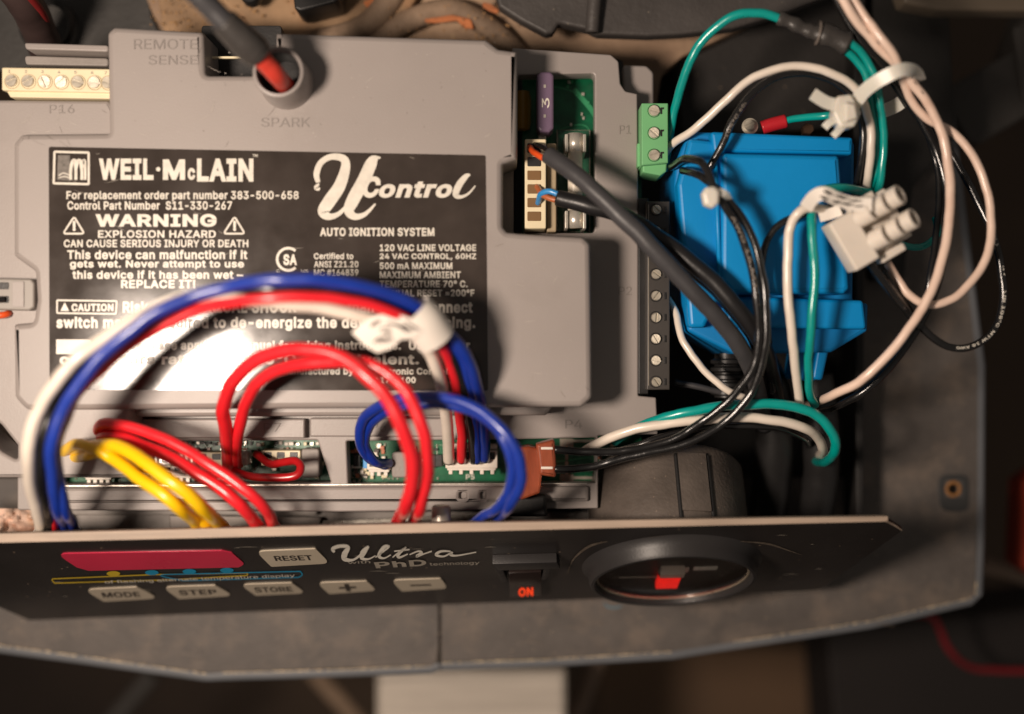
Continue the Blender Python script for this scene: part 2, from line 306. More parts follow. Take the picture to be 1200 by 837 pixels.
# letter outlines: character~advance~outline points (400 per em)
GLYPHS = {}
FONT_DATA = """A~192~7,0 81,203 110,203 185,0 158,0 115,121 111,134 106,149 100,168 93,191 98,191 91,168 85,148 80,133 76,121 34,0|44,57 44,79 148,79 148,57
B~182~24,0 24,203 96,203 116,202 132,196 144,188 152,177 158,164 159,150 158,138 155,128 149,120 143,114 135,110 126,107 126,105 136,103 145,98 154,91 161,81 166,69 167,54 165,40 160,27 151,16 138,7 120,2 99,0|50,23 98,23 118,25 132,32 140,42 142,55 141,65 137,74 131,81 122,87 112,91 99,92 50,92|50,114 95,114 106,115 115,118 123,124 129,131 133,139 134,149 132,161 125,172 113,178 96,181 50,181
C~204~107,-3 90,-1 74,3 60,10 47,20 37,32 28,46 21,63 17,81 16,102 17,122 21,141 28,157 37,172 47,184 60,193 74,201 90,205 107,206 122,205 136,202 149,196 161,188 171,179 179,167 185,154 189,139 163,139 160,149 156,158 150,165 143,171 135,176 126,180 117,182 107,182 89,180 73,173 60,161 50,146 44,126 41,102 44,78 50,58 60,42 74,31 89,24 107,21 117,22 126,24 135,27 143,32 150,38 156,46 160,54 163,64 189,64 185,49 179,36 171,25 161,15 149,7 136,2 122,-2
D~201~88,0 38,0 38,23 86,23 109,25 127,32 141,44 152,60 158,79 160,102 158,125 152,144 142,160 128,171 110,178 88,181 37,181 37,203 90,203 109,202 126,198 141,191 160,177 173,156 180,140 183,122 185,102 183,82 180,64 173,47 165,33 154,22 140,12 125,5 107,1|50,203 50,0 24,0 24,203
E~167~24,0 24,203 149,203 149,181 50,181 50,114 142,114 142,91 50,91 50,23 150,23 150,0
F~164~24,0 24,203 148,203 148,181 50,181 50,111 138,111 138,88 50,88 50,0
G~208~107,-3 90,-1 74,3 60,10 47,20 36,32 28,46 21,63 17,81 16,102 17,122 21,141 28,157 36,172 47,184 60,193 74,201 89,205 106,206 122,205 136,201 149,196 161,188 171,178 180,167 186,154 190,139 163,139 160,149 155,157 149,165 142,171 135,176 126,179 117,182 106,182 89,180 73,173 60,161 50,146 44,126 41,102 44,78 50,58 60,42 74,31 90,24 107,21 124,23 138,28 150,37 158,49 164,64 166,81 174,80 113,80 113,102 191,102 191,80 188,57 180,36 167,20 151,8 130,0
H~207~24,0 24,203 50,203 50,116 157,116 157,203 183,203 183,0 157,0 157,93 50,93 50,0
I~120~12,0 12,23 47,23 47,181 12,181 12,203 108,203 108,181 73,181 73,23 108,23 108,0
J~159~74,-3 50,1 30,13 21,25 15,40 13,58 13,69 39,69 39,58 41,42 49,30 60,22 74,20 88,22 99,30 106,42 109,58 109,203 135,203 135,58 133,40 127,25 118,13 98,1
K~187~42,58 42,86 49,96 56,104 63,113 70,121 77,130 85,138 145,203 179,203 92,110 91,110|24,0 24,203 50,203 50,134 50,90 50,77 50,0|149,0 75,104 91,124 179,0
L~157~24,0 24,203 50,203 50,23 144,23 144,0
M~251~24,0 24,203 61,203 111,75 113,70 115,64 120,49 122,41 125,34 127,26 129,20 123,20 127,33 132,48 134,56 137,63 139,70 141,75 191,203 227,203 227,0 202,0 202,116 202,131 202,139 202,147 202,165 203,183 205,183 202,173 199,164 193,145 190,137 187,129 184,122 182,116 137,0 114,0 68,116 66,122 64,128 58,144 55,153 52,163 48,173 45,183 48,183 48,166 48,149 49,131 49,123 49,116 49,0
N~209~24,0 24,203 54,203 137,73 141,67 145,60 150,52 155,43 160,33 166,22 162,21 161,33 160,43 160,54 160,63 160,78 160,203 185,203 185,0 155,0 81,116 76,124 71,132 65,142 59,152 43,181 48,181 49,153 49,141 50,131 50,123 50,116 50,0
O~213~107,-3 90,-1 74,3 60,10 48,20 37,32 28,46 21,63 17,81 16,102 17,122 21,141 28,157 37,172 48,184 60,193 74,201 90,205 107,206 124,205 139,201 153,193 166,184 177,172 186,157 192,141 196,122 197,102 196,81 192,63 186,46 177,32 166,20 153,10 139,3 124,-1|107,21 124,23 140,30 153,42 163,58 170,78 172,102 170,126 163,146 153,162 140,173 124,180 107,182 89,180 74,173 60,162 50,146 44,126 41,102 44,78 50,58 60,42 74,30 89,23
P~178~24,0 24,203 94,203 116,201 133,195 146,185 156,172 162,156 163,139 162,122 156,106 146,93 133,83 116,76 94,74 44,74 44,97 93,97 107,98 119,102 127,109 133,117 137,128 138,139 137,150 133,161 127,169 119,175 107,179 93,181 50,181 50,0
Q~213~98,64 125,64 148,34 153,26 187,-19 160,-19 138,11 132,18|107,-3 90,-1 74,3 60,10 48,20 37,32 28,46 21,63 17,81 16,102 17,122 21,141 28,157 37,172 48,184 60,193 74,201 90,205 107,206 124,205 139,201 153,193 166,184 177,172 186,157 192,141 196,122 197,102 196,81 192,63 186,46 177,32 166,20 153,10 139,3 124,-1|107,21 124,23 140,30 153,42 163,58 170,78 172,102 170,126 163,146 153,162 140,173 124,180 107,182 89,180 74,173 60,162 50,146 44,126 41,102 44,78 50,58 60,42 74,30 89,23
R~180~24,0 24,203 94,203 116,201 133,195 147,186 156,173 162,158 164,141 162,124 156,109 147,96 133,87 116,81 94,79 39,79 39,102 93,102 108,103 119,107 128,112 133,120 137,130 138,141 137,152 133,162 128,170 119,176 108,180 93,181 50,181 50,0|141,0 92,92 121,92 171,0
S~179~89,-4 69,-2 51,4 36,12 26,24 18,38 15,55 42,55 44,44 49,35 57,28 67,23 78,21 89,20 103,21 114,24 124,29 132,37 137,46 138,56 137,65 133,72 126,77 118,82 109,86 98,89 73,96 51,104 34,116 24,130 21,149 23,165 30,179 41,191 55,199 72,204 91,206 110,204 126,199 140,191 151,179 158,166 160,151 135,151 131,165 121,175 107,181 90,183 78,182 67,179 58,174 51,167 47,159 46,150 48,141 52,133 59,128 68,123 77,120 85,117 106,112 115,109 125,105 134,101 143,95 151,88 158,79 162,68 163,55 161,40 155,25 144,13 129,4 111,-2
T~179~13,181 13,203 167,203 167,181 103,181 103,0 77,0 77,181
U~207~104,-3 81,-1 62,6 46,17 34,32 26,49 24,69 24,203 50,203 50,71 51,57 56,45 64,35 75,27 88,22 104,21 119,22 132,27 143,35 151,45 155,57 157,71 157,203 183,203 183,69 180,49 173,32 161,17 145,6 126,-1
V~192~82,0 7,203 34,203 77,82 81,70 86,55 92,36 99,12 94,12 101,36 107,55 112,71 116,82 158,203 185,203 111,0
W~274~62,0 7,203 33,203 65,78 68,68 70,58 72,48 75,37 77,27 79,16 76,16 78,27 80,37 82,48 85,58 87,68 90,78 122,203 152,203 185,78 187,68 190,58 192,48 194,37 197,27 199,16 195,16 197,27 200,37 202,48 204,58 209,78 241,203 268,203 212,0 182,0 147,129 144,142 141,157 137,172 134,190 140,190 137,173 134,158 131,144 127,129 92,0
X~190~7,0 87,114 87,95 12,203 42,203 71,160 77,152 82,144 86,138 89,132 93,125 97,117 93,117 97,125 101,131 105,138 109,144 114,152 119,160 149,203 178,203 104,96 104,115 182,0 153,0 117,52 112,59 107,66 103,72 100,78 96,85 92,92 98,92 94,85 90,79 86,72 82,66 78,60 73,52 37,0
Y~189~81,0 81,83 7,203 36,203 77,138 83,127 89,117 94,106 100,92 89,92 95,106 100,117 106,127 112,138 152,203 182,203 107,83 107,0
Z~175~17,0 17,19 109,154 116,163 122,172 129,181 136,190 139,182 127,181 114,181 102,181 89,181 16,181 16,203 159,203 159,185 67,51 61,42 54,32 46,23 39,13 36,22 48,22 61,23 73,23 86,23 160,23 160,0
a~156~64,-3 50,-2 38,2 27,9 19,18 14,29 12,43 13,55 17,64 23,72 31,77 40,81 50,84 61,86 71,88 84,90 93,91 101,92 106,94 109,97 110,102 110,103 109,111 107,119 102,124 96,129 88,131 78,132 68,131 60,129 53,125 47,120 43,115 40,110 16,116 23,129 31,138 42,145 53,150 65,153 78,154 86,153 96,152 105,149 114,144 122,137 129,128 133,116 135,101 135,0 111,0 111,21 109,21 106,15 101,10 94,5 86,0 76,-2|68,18 81,19 91,23 99,30 105,37 109,46 110,55 110,76 104,73 99,71 93,70 86,69 80,68 70,67 62,66 54,63 47,60 41,56 38,50 37,42 38,35 41,29 46,24 52,21 60,19
b~170~92,-3 79,-2 69,2 61,7 55,12 51,18 47,23 45,23 45,0 21,0 21,203 45,203 45,128 47,128 51,133 55,138 61,144 69,149 79,153 92,154 110,151 125,144 138,133 148,117 154,98 156,76 154,53 148,34 138,18 125,6 110,-1|88,19 101,21 112,26 120,35 126,47 130,60 131,76 130,91 126,104 120,116 112,125 101,130 88,132 75,130 64,125 56,116 50,105 46,92 45,76 46,60 50,46 56,35 65,26 75,21
c~158~83,-3 64,-1 47,7 33,18 22,34 16,53 14,75 16,97 22,116 33,132 47,144 64,151 83,154 94,153 104,151 113,147 122,142 130,136 136,129 141,120 145,111 121,105 119,110 116,116 112,120 108,124 103,128 97,130 90,131 83,132 69,130 58,124 49,115 43,103 40,90 39,75 40,60 43,47 49,35 58,26 69,21 83,19 90,19 97,21 103,23 108,26 113,31 117,35 120,41 122,47 145,41 142,31 136,22 130,15 122,9 114,3 104,0 94,-3
d~170~78,-3 60,-1 45,6 32,18 22,34 16,53 14,76 16,98 22,117 32,133 45,144 60,151 78,154 91,153 101,149 109,144 115,138 119,133 122,128 124,128 124,203 149,203 149,0 125,0 125,23 123,23 119,18 115,12 109,7 101,2 91,-2|82,19 95,21 105,26 114,35 120,46 123,60 125,76 123,92 120,105 114,116 105,125 95,130 82,132 69,130 58,125 49,116 43,104 40,91 39,76 40,60 43,47 50,35 58,26 69,21
e~162~85,-3 64,-1 47,7 33,18 22,34 16,53 14,75 16,97 22,116 32,132 46,144 63,151 82,154 94,153 106,150 118,144 128,136 136,126 143,113 147,97 148,78 148,68 30,68 30,88 135,88 124,81 123,95 119,107 113,118 105,126 95,130 82,132 69,130 59,125 50,118 44,108 40,97 38,84 38,71 40,55 44,42 51,32 60,25 72,20 85,18 94,19 101,21 108,24 114,29 119,35 122,42 146,36 141,25 134,16 125,8 113,2 100,-2
f~101~91,152 91,131 3,131 3,152|32,0 32,173 34,185 38,194 45,202 54,208 64,211 75,212 83,212 89,211 94,210 97,208 91,187 86,189 82,189 78,190 68,188 62,184 58,177 57,167 57,0
g~170~83,-60 67,-59 54,-56 42,-51 33,-44 26,-36 20,-28 41,-16 44,-21 49,-26 54,-31 62,-35 71,-38 83,-39 100,-37 113,-30 122,-19 125,-2 125,27 122,27 119,22 115,17 109,11 101,6 91,3 78,2 61,4 45,11 32,21 22,36 16,54 14,76 16,98 22,117 32,133 45,144 61,151 78,154 91,153 101,149 109,144 115,138 120,133 123,128 125,128 125,152 149,152 149,-4 147,-22 140,-36 130,-47 116,-54 100,-59|82,24 95,25 105,30 114,38 120,48 124,62 125,77 124,92 120,106 114,117 106,125 95,130 82,132 69,130 58,125 50,116 43,105 40,92 39,77 40,62 43,49 50,38 58,30 69,25
h~164~45,91 45,0 21,0 21,203 45,203 45,115 41,115 49,133 61,145 75,152 91,154 105,152 118,147 128,139 136,128 141,114 143,96 143,0 118,0 118,94 116,110 109,122 98,129 84,132 74,130 64,127 57,121 51,113 47,103
i~67~21,0 21,152 45,152 45,0|33,177 27,178 22,182 18,187 17,193 18,200 22,205 27,208 33,209 40,208 46,205 49,200 51,193 49,187 46,182 40,178
j~67~21,152 45,152 45,-12 44,-25 41,-36 34,-45 26,-52 15,-56 2,-57 -4,-57 -4,-35 1,-35 10,-33 16,-29 20,-21 21,-12|33,177 27,178 21,182 18,187 16,193 18,200 21,205 27,208 33,209 40,208 45,205 49,200 50,193 49,187 45,182 40,178
k~152~44,55 44,85 48,85 114,152 144,152 74,80 71,80|21,0 21,203 45,203 45,0|118,0 59,74 76,91 149,0
l~76~56,-1 40,1 30,8 23,19 21,34 21,203 45,203 45,39 46,31 48,25 52,22 58,21 64,21 68,22 72,1 65,0 60,-1
m~244~21,0 21,152 45,152 45,118 43,118 47,129 53,138 60,145 69,150 78,153 88,154 103,152 115,144 124,133 128,118 125,118 129,128 135,137 143,145 152,150 163,153 175,154 187,153 199,149 209,142 216,131 221,118 223,102 223,0 198,0 198,101 196,116 189,125 179,130 167,132 158,131 150,128 143,123 138,116 135,108 134,99 134,0 110,0 110,104 108,115 101,124 92,130 80,132 71,131 63,128 56,123 50,116 47,106 45,95 45,0
n~164~45,91 45,0 21,0 21,152 45,152 45,115 41,115 49,133 61,145 75,152 91,154 105,152 118,147 128,139 136,128 141,114 143,96 143,0 118,0 118,94 116,110 109,122 98,129 84,132 74,130 64,127 57,121 51,113 47,103
o~166~83,-3 64,-1 47,7 33,18 22,34 16,53 14,75 16,97 22,116 33,132 47,144 64,151 83,154 102,151 119,144 133,132 144,116 150,97 152,75 150,53 144,34 133,18 119,7 102,-1|83,19 97,21 108,26 117,35 123,47 126,60 128,75 126,90 123,103 117,115 108,124 97,130 83,132 69,130 58,124 49,115 43,103 40,90 39,75 40,60 43,47 49,35 58,26 69,21
p~170~21,-57 21,152 45,152 45,128 47,128 51,133 55,138 61,144 69,149 79,153 92,154 110,151 125,144 138,133 148,117 154,98 156,76 154,53 148,34 138,18 125,6 110,-1 92,-3 79,-2 69,2 61,7 55,12 51,18 47,23 45,23 45,-57|88,19 101,21 112,26 120,35 126,47 130,60 131,76 130,91 126,104 120,116 112,125 101,130 88,132 75,130 64,125 56,116 50,105 46,92 45,76 46,60 50,46 56,35 65,26 75,21
q~170~149,-57 124,-57 124,23 122,23 119,18 115,12 109,7 101,2 91,-2 78,-3 60,-1 45,6 32,18 22,34 16,53 14,76 16,98 22,117 32,133 45,144 60,151 78,154 91,153 101,149 109,144 115,138 119,133 123,128 125,128 125,152 149,152|82,19 95,21 105,26 114,35 120,46 123,60 125,76 123,92 120,105 114,116 105,125 95,130 82,132 69,130 58,125 49,116 43,104 40,91 39,76 40,60 43,47 50,35 58,26 69,21
r~104~21,0 21,152 45,152 45,128 46,128 52,139 61,147 72,152 85,154 92,154 97,153 97,129 92,130 88,130 83,130 73,129 64,126 56,121 50,113 47,105 45,95 45,0
s~146~73,-3 58,-2 45,1 34,7 25,15 18,25 14,38 38,43 42,32 50,24 60,20 73,18 87,20 98,25 105,32 107,41 106,48 102,54 95,59 85,62 60,68 42,74 29,83 21,95 19,110 21,122 26,133 35,141 46,148 60,152 75,154 89,153 102,149 112,143 120,136 126,126 130,116 107,111 103,119 97,126 88,131 75,133 62,131 52,127 46,120 43,111 45,103 50,97 57,93 69,89 92,84 110,77 122,69 130,57 132,43 131,30 125,19 116,10 104,3 89,-2
t~91~82,152 82,131 3,131 3,152|26,188 50,188 50,39 51,30 54,25 60,21 68,20 74,20 81,21 85,1 81,0 77,-1 72,-2 67,-2 50,1 37,9 29,21 26,37
u~164~73,-2 59,0 46,4 36,12 28,23 23,38 21,56 21,152 45,152 45,58 48,42 55,30 66,23 80,20 90,21 100,25 107,31 113,39 117,49 118,61 118,152 143,152 143,0 119,0 119,37 123,37 114,19 103,7 89,0
v~156~65,0 7,152 34,152 66,62 71,48 75,35 78,21 82,8 74,8 77,21 81,35 85,48 90,62 122,152 149,152 91,0
w~227~55,0 9,152 35,152 53,85 57,71 62,55 66,37 70,17 66,17 70,36 74,54 78,70 82,85 101,152 127,152 145,85 149,71 153,54 157,36 161,17 157,17 161,36 165,54 169,70 173,85 192,152 218,152 172,0 147,0 128,69 122,90 119,101 116,112 111,135 116,135 111,112 108,101 105,90 102,79 99,69 79,0
x~151~8,0 69,87 68,68 11,152 40,152 59,122 66,111 72,101 77,92 83,82 70,82 76,92 81,101 87,111 93,122 113,152 141,152 83,67 83,86 143,0 115,0 92,34 86,45 80,54 75,64 69,73 82,73 76,64 71,54 66,45 59,34 37,0
y~156~19,-55 25,-34 29,-35 35,-36 42,-36 47,-34 52,-30 56,-23 60,-14 65,-1 7,152 34,152 66,62 71,48 75,35 78,21 82,8 73,8 77,21 81,35 85,48 90,62 122,152 149,152 82,-23 77,-34 71,-43 64,-50 56,-54 47,-57 37,-58 31,-58 26,-57
z~152~17,0 17,18 102,128 102,129 19,129 19,152 133,152 133,132 50,24 50,23 135,23 135,0
0~181~91,-3 70,0 52,10 38,25 28,45 23,62 20,81 19,102 20,122 23,141 28,158 38,179 52,194 70,203 91,206 112,203 129,194 143,179 154,158 158,141 161,122 162,102 161,81 158,62 154,45 143,25 129,10 112,0|91,20 104,22 116,29 125,41 132,57 136,78 138,102 136,126 132,146 125,162 116,174 104,181 91,184 77,181 65,174 56,162 49,146 45,126 44,102 45,78 49,57 56,41 65,29 77,22
1~181~31,0 31,22 156,22 156,0|110,203 110,0 85,0 85,179 84,179 34,143 34,171 79,203
2~181~26,0 26,19 94,91 104,103 113,113 120,122 124,131 127,139 128,149 127,159 123,167 117,174 109,180 100,183 89,184 78,183 69,179 61,173 56,165 52,156 51,145 26,145 28,162 34,177 44,189 57,198 73,204 90,206 107,204 122,199 135,190 144,178 150,164 152,149 151,138 148,127 143,116 134,103 122,89 107,72 61,24 61,23 156,23 156,0
3~181~87,-3 69,-1 53,4 39,12 28,23 21,37 17,53 44,53 46,43 51,35 57,28 66,24 76,21 87,20 99,21 110,24 119,30 126,37 130,47 132,58 130,69 126,78 120,87 110,93 97,98 80,99 63,99 63,120 115,179 115,181 28,181 28,203 149,203 149,184 85,111 85,116 105,115 123,110 138,101 148,89 155,74 157,58 155,41 148,26 137,14 123,5 107,-1
4~181~16,42 16,63 99,203 124,203 43,66 43,65 165,65 165,42|113,0 113,48 113,58 113,127 137,127 137,0
5~181~88,-3 71,-1 56,4 43,13 33,24 27,37 24,52 49,52 51,43 55,36 61,29 69,24 78,21 88,20 100,21 110,26 119,33 126,42 130,53 131,65 130,77 125,88 119,98 110,105 99,109 87,111 77,110 67,107 58,103 51,98 27,101 38,203 147,203 147,181 60,181 54,121 62,126 71,130 81,133 92,133 105,132 118,128 129,122 138,114 146,104 152,92 155,79 156,65 154,47 148,30 137,17 123,6 107,-1
6~181~91,-3 73,-1 57,6 44,16 34,30 28,46 25,65 27,80 32,96 41,114 55,136 101,203 129,203 60,104 58,104 62,110 66,115 72,119 78,123 86,125 94,126 111,124 126,118 139,108 148,96 154,81 156,63 153,45 147,29 137,16 124,6 108,-1|91,19 102,21 111,25 120,32 126,41 130,51 131,63 130,75 126,85 120,94 111,101 102,105 91,106 79,105 70,101 61,94 55,86 51,75 50,63 51,51 55,41 61,32 70,25 79,21
7~181~39,0 129,179 129,181 25,181 25,203 156,203 156,179 66,0
8~181~91,-3 71,-1 54,5 40,13 30,25 23,38 21,54 22,67 26,78 32,88 40,96 50,102 61,106 61,107 48,113 37,123 30,137 28,152 30,167 36,180 46,191 58,199 73,204 91,206 107,204 122,199 135,191 145,180 151,167 153,152 150,137 144,123 133,113 120,107 120,106 131,102 140,96 149,88 155,78 159,67 160,54 158,38 151,25 141,13 127,5 110,-1|91,20 103,21 114,24 123,29 129,37 133,45 135,55 133,66 129,75 122,83 113,89 102,93 91,94 78,93 68,89 59,83 52,75 48,66 46,55 48,45 52,37 58,29 67,24 78,21|91,116 101,117 110,120 117,125 123,132 126,141 128,150 127,160 123,168 117,175 110,180 101,183 91,184 80,183 71,180 63,175 58,168 54,160 53,150 54,141 58,132 64,125 71,120 80,117
9~181~90,206 108,204 124,198 137,187 147,174 153,157 156,139 154,124 149,108 140,90 126,67 80,0 52,0 121,99 123,99 120,93 115,88 109,84 103,81 95,79 87,78 70,80 55,86 42,95 33,108 27,123 25,141 28,159 34,175 44,188 57,198 73,204|90,184 79,183 70,178 61,172 55,163 51,152 50,141 51,129 55,118 61,109 70,103 79,99 90,97 102,99 111,103 120,109 126,118 130,128 131,140 130,152 126,163 120,172 112,178 102,183
.~75~38,-2 31,0 25,4 21,9 20,16 21,23 25,29 31,33 38,35 45,33 51,29 55,23 56,16 55,9 51,4 45,0
,~75~15,-48 27,28 55,28 34,-48
-~181~135,98 135,75 46,75 46,98
–~140~140,98 140,75 0,75 0,98
=~181~29,98 29,120 152,120 152,98|29,39 29,61 152,61 152,39
#~176~97,0 130,203 151,203 117,0|4,56 8,77 160,77 157,56|25,0 59,203 79,203 46,0|16,127 20,147 172,147 169,127
!~78~27,64 25,203 53,203 51,64|39,-2 32,0 26,4 22,9 21,16 22,23 26,29 32,33 39,35 46,33 52,29 56,23 57,16 56,9 52,4 46,0
°~126~63,113 51,115 40,119 31,127 23,136 19,147 17,159 19,171 23,182 31,192 40,199 51,204 63,205 75,204 86,199 96,192 103,182 108,171 109,159 108,147 103,136 96,127 86,119 75,115|63,134 70,135 76,137 81,141 85,146 88,152 89,159 88,166 85,172 81,177 76,181 70,184 63,185 57,184 50,181 45,177 41,172 39,166 38,159 39,152 41,146 45,141 50,137 57,135
·~78~39,79 32,80 26,84 22,90 21,97 22,104 26,110 32,114 39,115 46,114 52,110 56,104 57,97 56,90 52,84 46,80
(~109~36,83 37,106 40,129 44,146 48,161 53,176 61,198 71,216 94,216 85,194 76,171 70,148 65,125 62,103 60,83 61,64 64,46 69,27 75,6 81,-8 87,-23 94,-38 71,-38 60,-19 51,2 45,22 40,42 37,63
)~109~15,-38 22,-22 29,-7 34,7 41,27 45,47 48,65 49,83 48,103 45,125 40,148 33,171 25,194 15,216 39,216 48,198 57,176 62,161 66,146 69,129 72,105 74,83 73,62 70,42 65,21 58,1 49,-19 39,-38
/~100~94,213 28,-31 6,-31 71,213
+~181~79,14 79,145 102,145 102,14|25,69 25,90 156,90 156,69
?~143~53,61 53,64 54,80 57,92 61,101 67,108 75,113 83,119 92,126 99,134 103,143 105,153 103,162 100,170 95,176 88,181 80,184 71,185 63,184 55,181 48,177 42,170 38,162 37,151 11,151 13,167 20,181 29,192 41,200 55,205 71,206 88,205 102,199 114,191 122,180 128,167 130,153 128,137 122,124 114,114 102,104 94,99 88,94 83,89 80,82 78,74 77,63 77,61|66,-2 58,0 53,4 49,9 47,16 49,23 53,29 58,33 66,35 73,33 78,29 82,23 84,16 82,9 78,4 73,0
&~179~79,-3 60,-1 44,5 31,13 22,25 16,38 14,53 15,65 19,76 25,85 34,94 44,102 56,112 86,134 90,137 95,141 99,145 102,150 104,156 105,162 103,171 98,178 91,183 81,184 73,184 67,181 62,177 58,172 56,166 55,160 56,152 58,145 62,138 67,131 74,123 82,114 175,0 146,0 69,93 48,117 41,127 35,138 31,148 30,159 32,172 36,183 44,193 54,200 66,204 80,205 94,204 106,200 116,193 123,184 128,173 129,162 129,153 126,145 122,137 117,130 110,123 102,117 62,87 51,78 44,70 40,61 39,52 40,43 44,35 50,28 57,23 67,20 77,19 89,20 100,24 111,30 120,38 128,48 134,61 138,74 140,90 163,90 162,72 159,57 154,46 148,37 143,30 138,25 133,19 122,9 108,3 94,-1
:~75~38,-2 31,0 25,4 21,9 20,16 21,23 25,29 31,33 38,35 45,33 51,29 55,23 56,16 55,9 51,4 45,0|38,108 31,110 25,114 21,119 20,126 21,134 25,139 31,143 38,145 45,143 51,139 55,134 56,126 55,119 51,114 45,110
 ~75~"""
for ln in FONT_DATA.split('\n'):
    ch, adv, rest = ln.split('~')
    GLYPHS[ch] = (int(adv), [[tuple(int(v)/400 for v in p.split(',')) for p in sp.split()] for sp in rest.split('|') if sp])
from mathutils.geometry import delaunay_2d_cdt
GCACHE = {}
def glyph(ch, bold):
    k = (ch, round(bold, 4))
    if k in GCACHE: return GCACHE[k]
    adv, sps = GLYPHS.get(ch, GLYPHS['-'])
    area = lambda q: sum(q[i-1][0]*q[i][1]-q[i][0]*q[i-1][1] for i in range(len(q)))
    sgn = 1 if sps and max((area(q) for q in sps), key=abs) > 0 else -1
    V = []; L = []
    for q in sps:
        if q[0] == q[-1]: q = q[:-1]
        if bold:
            n_ = len(q); o_ = []
            for i in range(n_):
                a, p, b = Vector(q[i-1]), Vector(q[i]), Vector(q[(i+1) % n_])
                u, v = (p-a).normalized(), (b-p).normalized()
                n1, n2 = Vector((u.y, -u.x)), Vector((v.y, -v.x)); m_ = n1+n2
                kk = bold*sgn/max(.6, 1+n1.dot(n2)); o_.append((p.x+m_.x*kk, p.y+m_.y*kk))
            q = o_
        b0 = len(V); V += [Vector(p) for p in q]; L.append(list(range(b0, len(V))))
    if not V: GCACHE[k] = (adv, [], []); return GCACHE[k]
    r = delaunay_2d_cdt(V, [], L, 1, 1e-5)
    def wind(x, y):
        w_ = 0
        for lp in L:
            for i in range(len(lp)):
                a, b = V[lp[i-1]], V[lp[i]]
                if (a.y <= y) != (b.y <= y) and (b.x-a.x)*(y-a.y)/(b.y-a.y)+a.x > x: w_ += 1 if b.y > a.y else -1
        return w_
    fs = []
    for f in r[2]:
        c = sum((r[0][i] for i in f), Vector((0, 0)))/len(f)
        if wind(c.x, c.y): fs.append(f)
    GCACHE[k] = (adv, r[0], fs)
    return GCACHE[k]
def text_mesh(s, bold=.0, extrude=0., shear=0., track=.0):
    bold = min(bold, .038)
    x = 0.; V = []; F = []
    for ch in s:
        adv, vs, fs = glyph(ch, bold)
        b = len(V); V += [(p.x+x+p.y*shear, p.y, 0) for p in vs]; F += [tuple(b+i for i in f) for f in fs]
        x += adv/400+bold*1.3+track
    return mesh_from(V, F)
def text_on(name, s, box, fmap, m, parent, bold=.012, extrude=0., shear=0., rise=.5, skew=None):
    """lettering fitted into box (x0,y0,x1,y1) or a quad of 4 pixel points (tl,tr,br,bl); fmap(px,py,h)->world"""
    me = text_mesh(s, bold, 0, shear)
    xs = [v.co.x for v in me.vertices]; ys = [v.co.y for v in me.vertices]
    x0, x1, y0, y1 = min(xs), max(xs), min(ys), max(ys)
    if len(box) == 4 and not hasattr(box[0], '__len__'):
        a, b, c, d = box; quad = [(a, b), (c, b), (c, d), (a, d)]
    else: quad = box
    tl, tr, br, bl = [Vector(q) for q in quad]
    def f(x, y, h):
        u = (x-x0)/(x1-x0); v = (y1-y)/max(1e-6, (y1-y0))
        p = (tl*(1-u)+tr*u)*(1-v)+(bl*(1-u)+br*u)*v
        return fmap(p.x, p.y, h)
    vs = [(v.co.x, v.co.y) for v in me.vertices]
    if extrude:
        bm = bmesh.new(); bm.from_mesh(me)
        top = list(bm.faces); ex = bmesh.ops.extrude_face_region(bm, geom=top)
        nv = {e for e in ex['geom'] if isinstance(e, bmesh.types.BMVert)}
        for v in bm.verts: v.co = f(v.co.x, v.co.y, rise+(extrude if v in nv else 0))
        bmesh.ops.recalc_face_normals(bm, faces=bm.faces)
        bm.to_mesh(me); bm.free(); me.update()
    else:
        for v, (x, y) in zip(me.vertices, vs): v.co = f(x, y, rise)
    return link(name, me, m, parent)
STK = [0]
def stroke(name, pts, fmap, m, parent, rise=.5, n=8, angle=None):
    """flat brush stroke through (x,y,width) pixel points"""
    STK[0] += 1; rise += (STK[0] % 7)*.05
    q = catmull([(a, b, c) for a, b, c in pts], n)
    V = []; F = []
    for i, p in enumerate(q):
        a = q[max(0, i-1)]; b = q[min(len(q)-1, i+1)]
        t = Vector((b.x-a.x, b.y-a.y)); t = t.normalized() if t.length > 1e-6 else Vector((1, 0))
        nn = Vector((-t.y, t.x))
        V.append(fmap(p.x+nn.x*p.z/2, p.y+nn.y*p.z/2, rise)); V.append(fmap(p.x-nn.x*p.z/2, p.y-nn.y*p.z/2, rise))
        if i: F.append((2*i-2, 2*i-1, 2*i+1, 2*i))
    return link(name, mesh_from(V, F), m, parent)
def outline_ring(name, pts, width, fmap, m, parent, rise=.5, r=4):
    q = fillet(pts, r); V = []; F = []; n = len(q)
    for i, p in enumerate(q):
        a = q[i-1]; b = q[(i+1) % n]; t = (b-a); t = t.normalized() if t.length > 1e-6 else Vector((1, 0))
        nn = Vector((-t.y, t.x))*width/2
        V.append(fmap(p.x+nn.x, p.y+nn.y, rise)); V.append(fmap(p.x-nn.x, p.y-nn.y, rise))
        F.append((2*i, 2*i+1, (2*i+3) % (2*n), (2*i+2) % (2*n)))
    return link(name, mesh_from(V, F), m, parent)
def patch(name, pts, fmap, m, parent, rise=.5, r=0):
    q = fillet(pts, r)
    return link(name, mesh_from([fmap(p.x, p.y, rise) for p in q], [tuple(range(len(q)))]), m, parent)
def at_z(z): return lambda x, y, h: W(x, y, z) + Vector((0, 0, h*S))

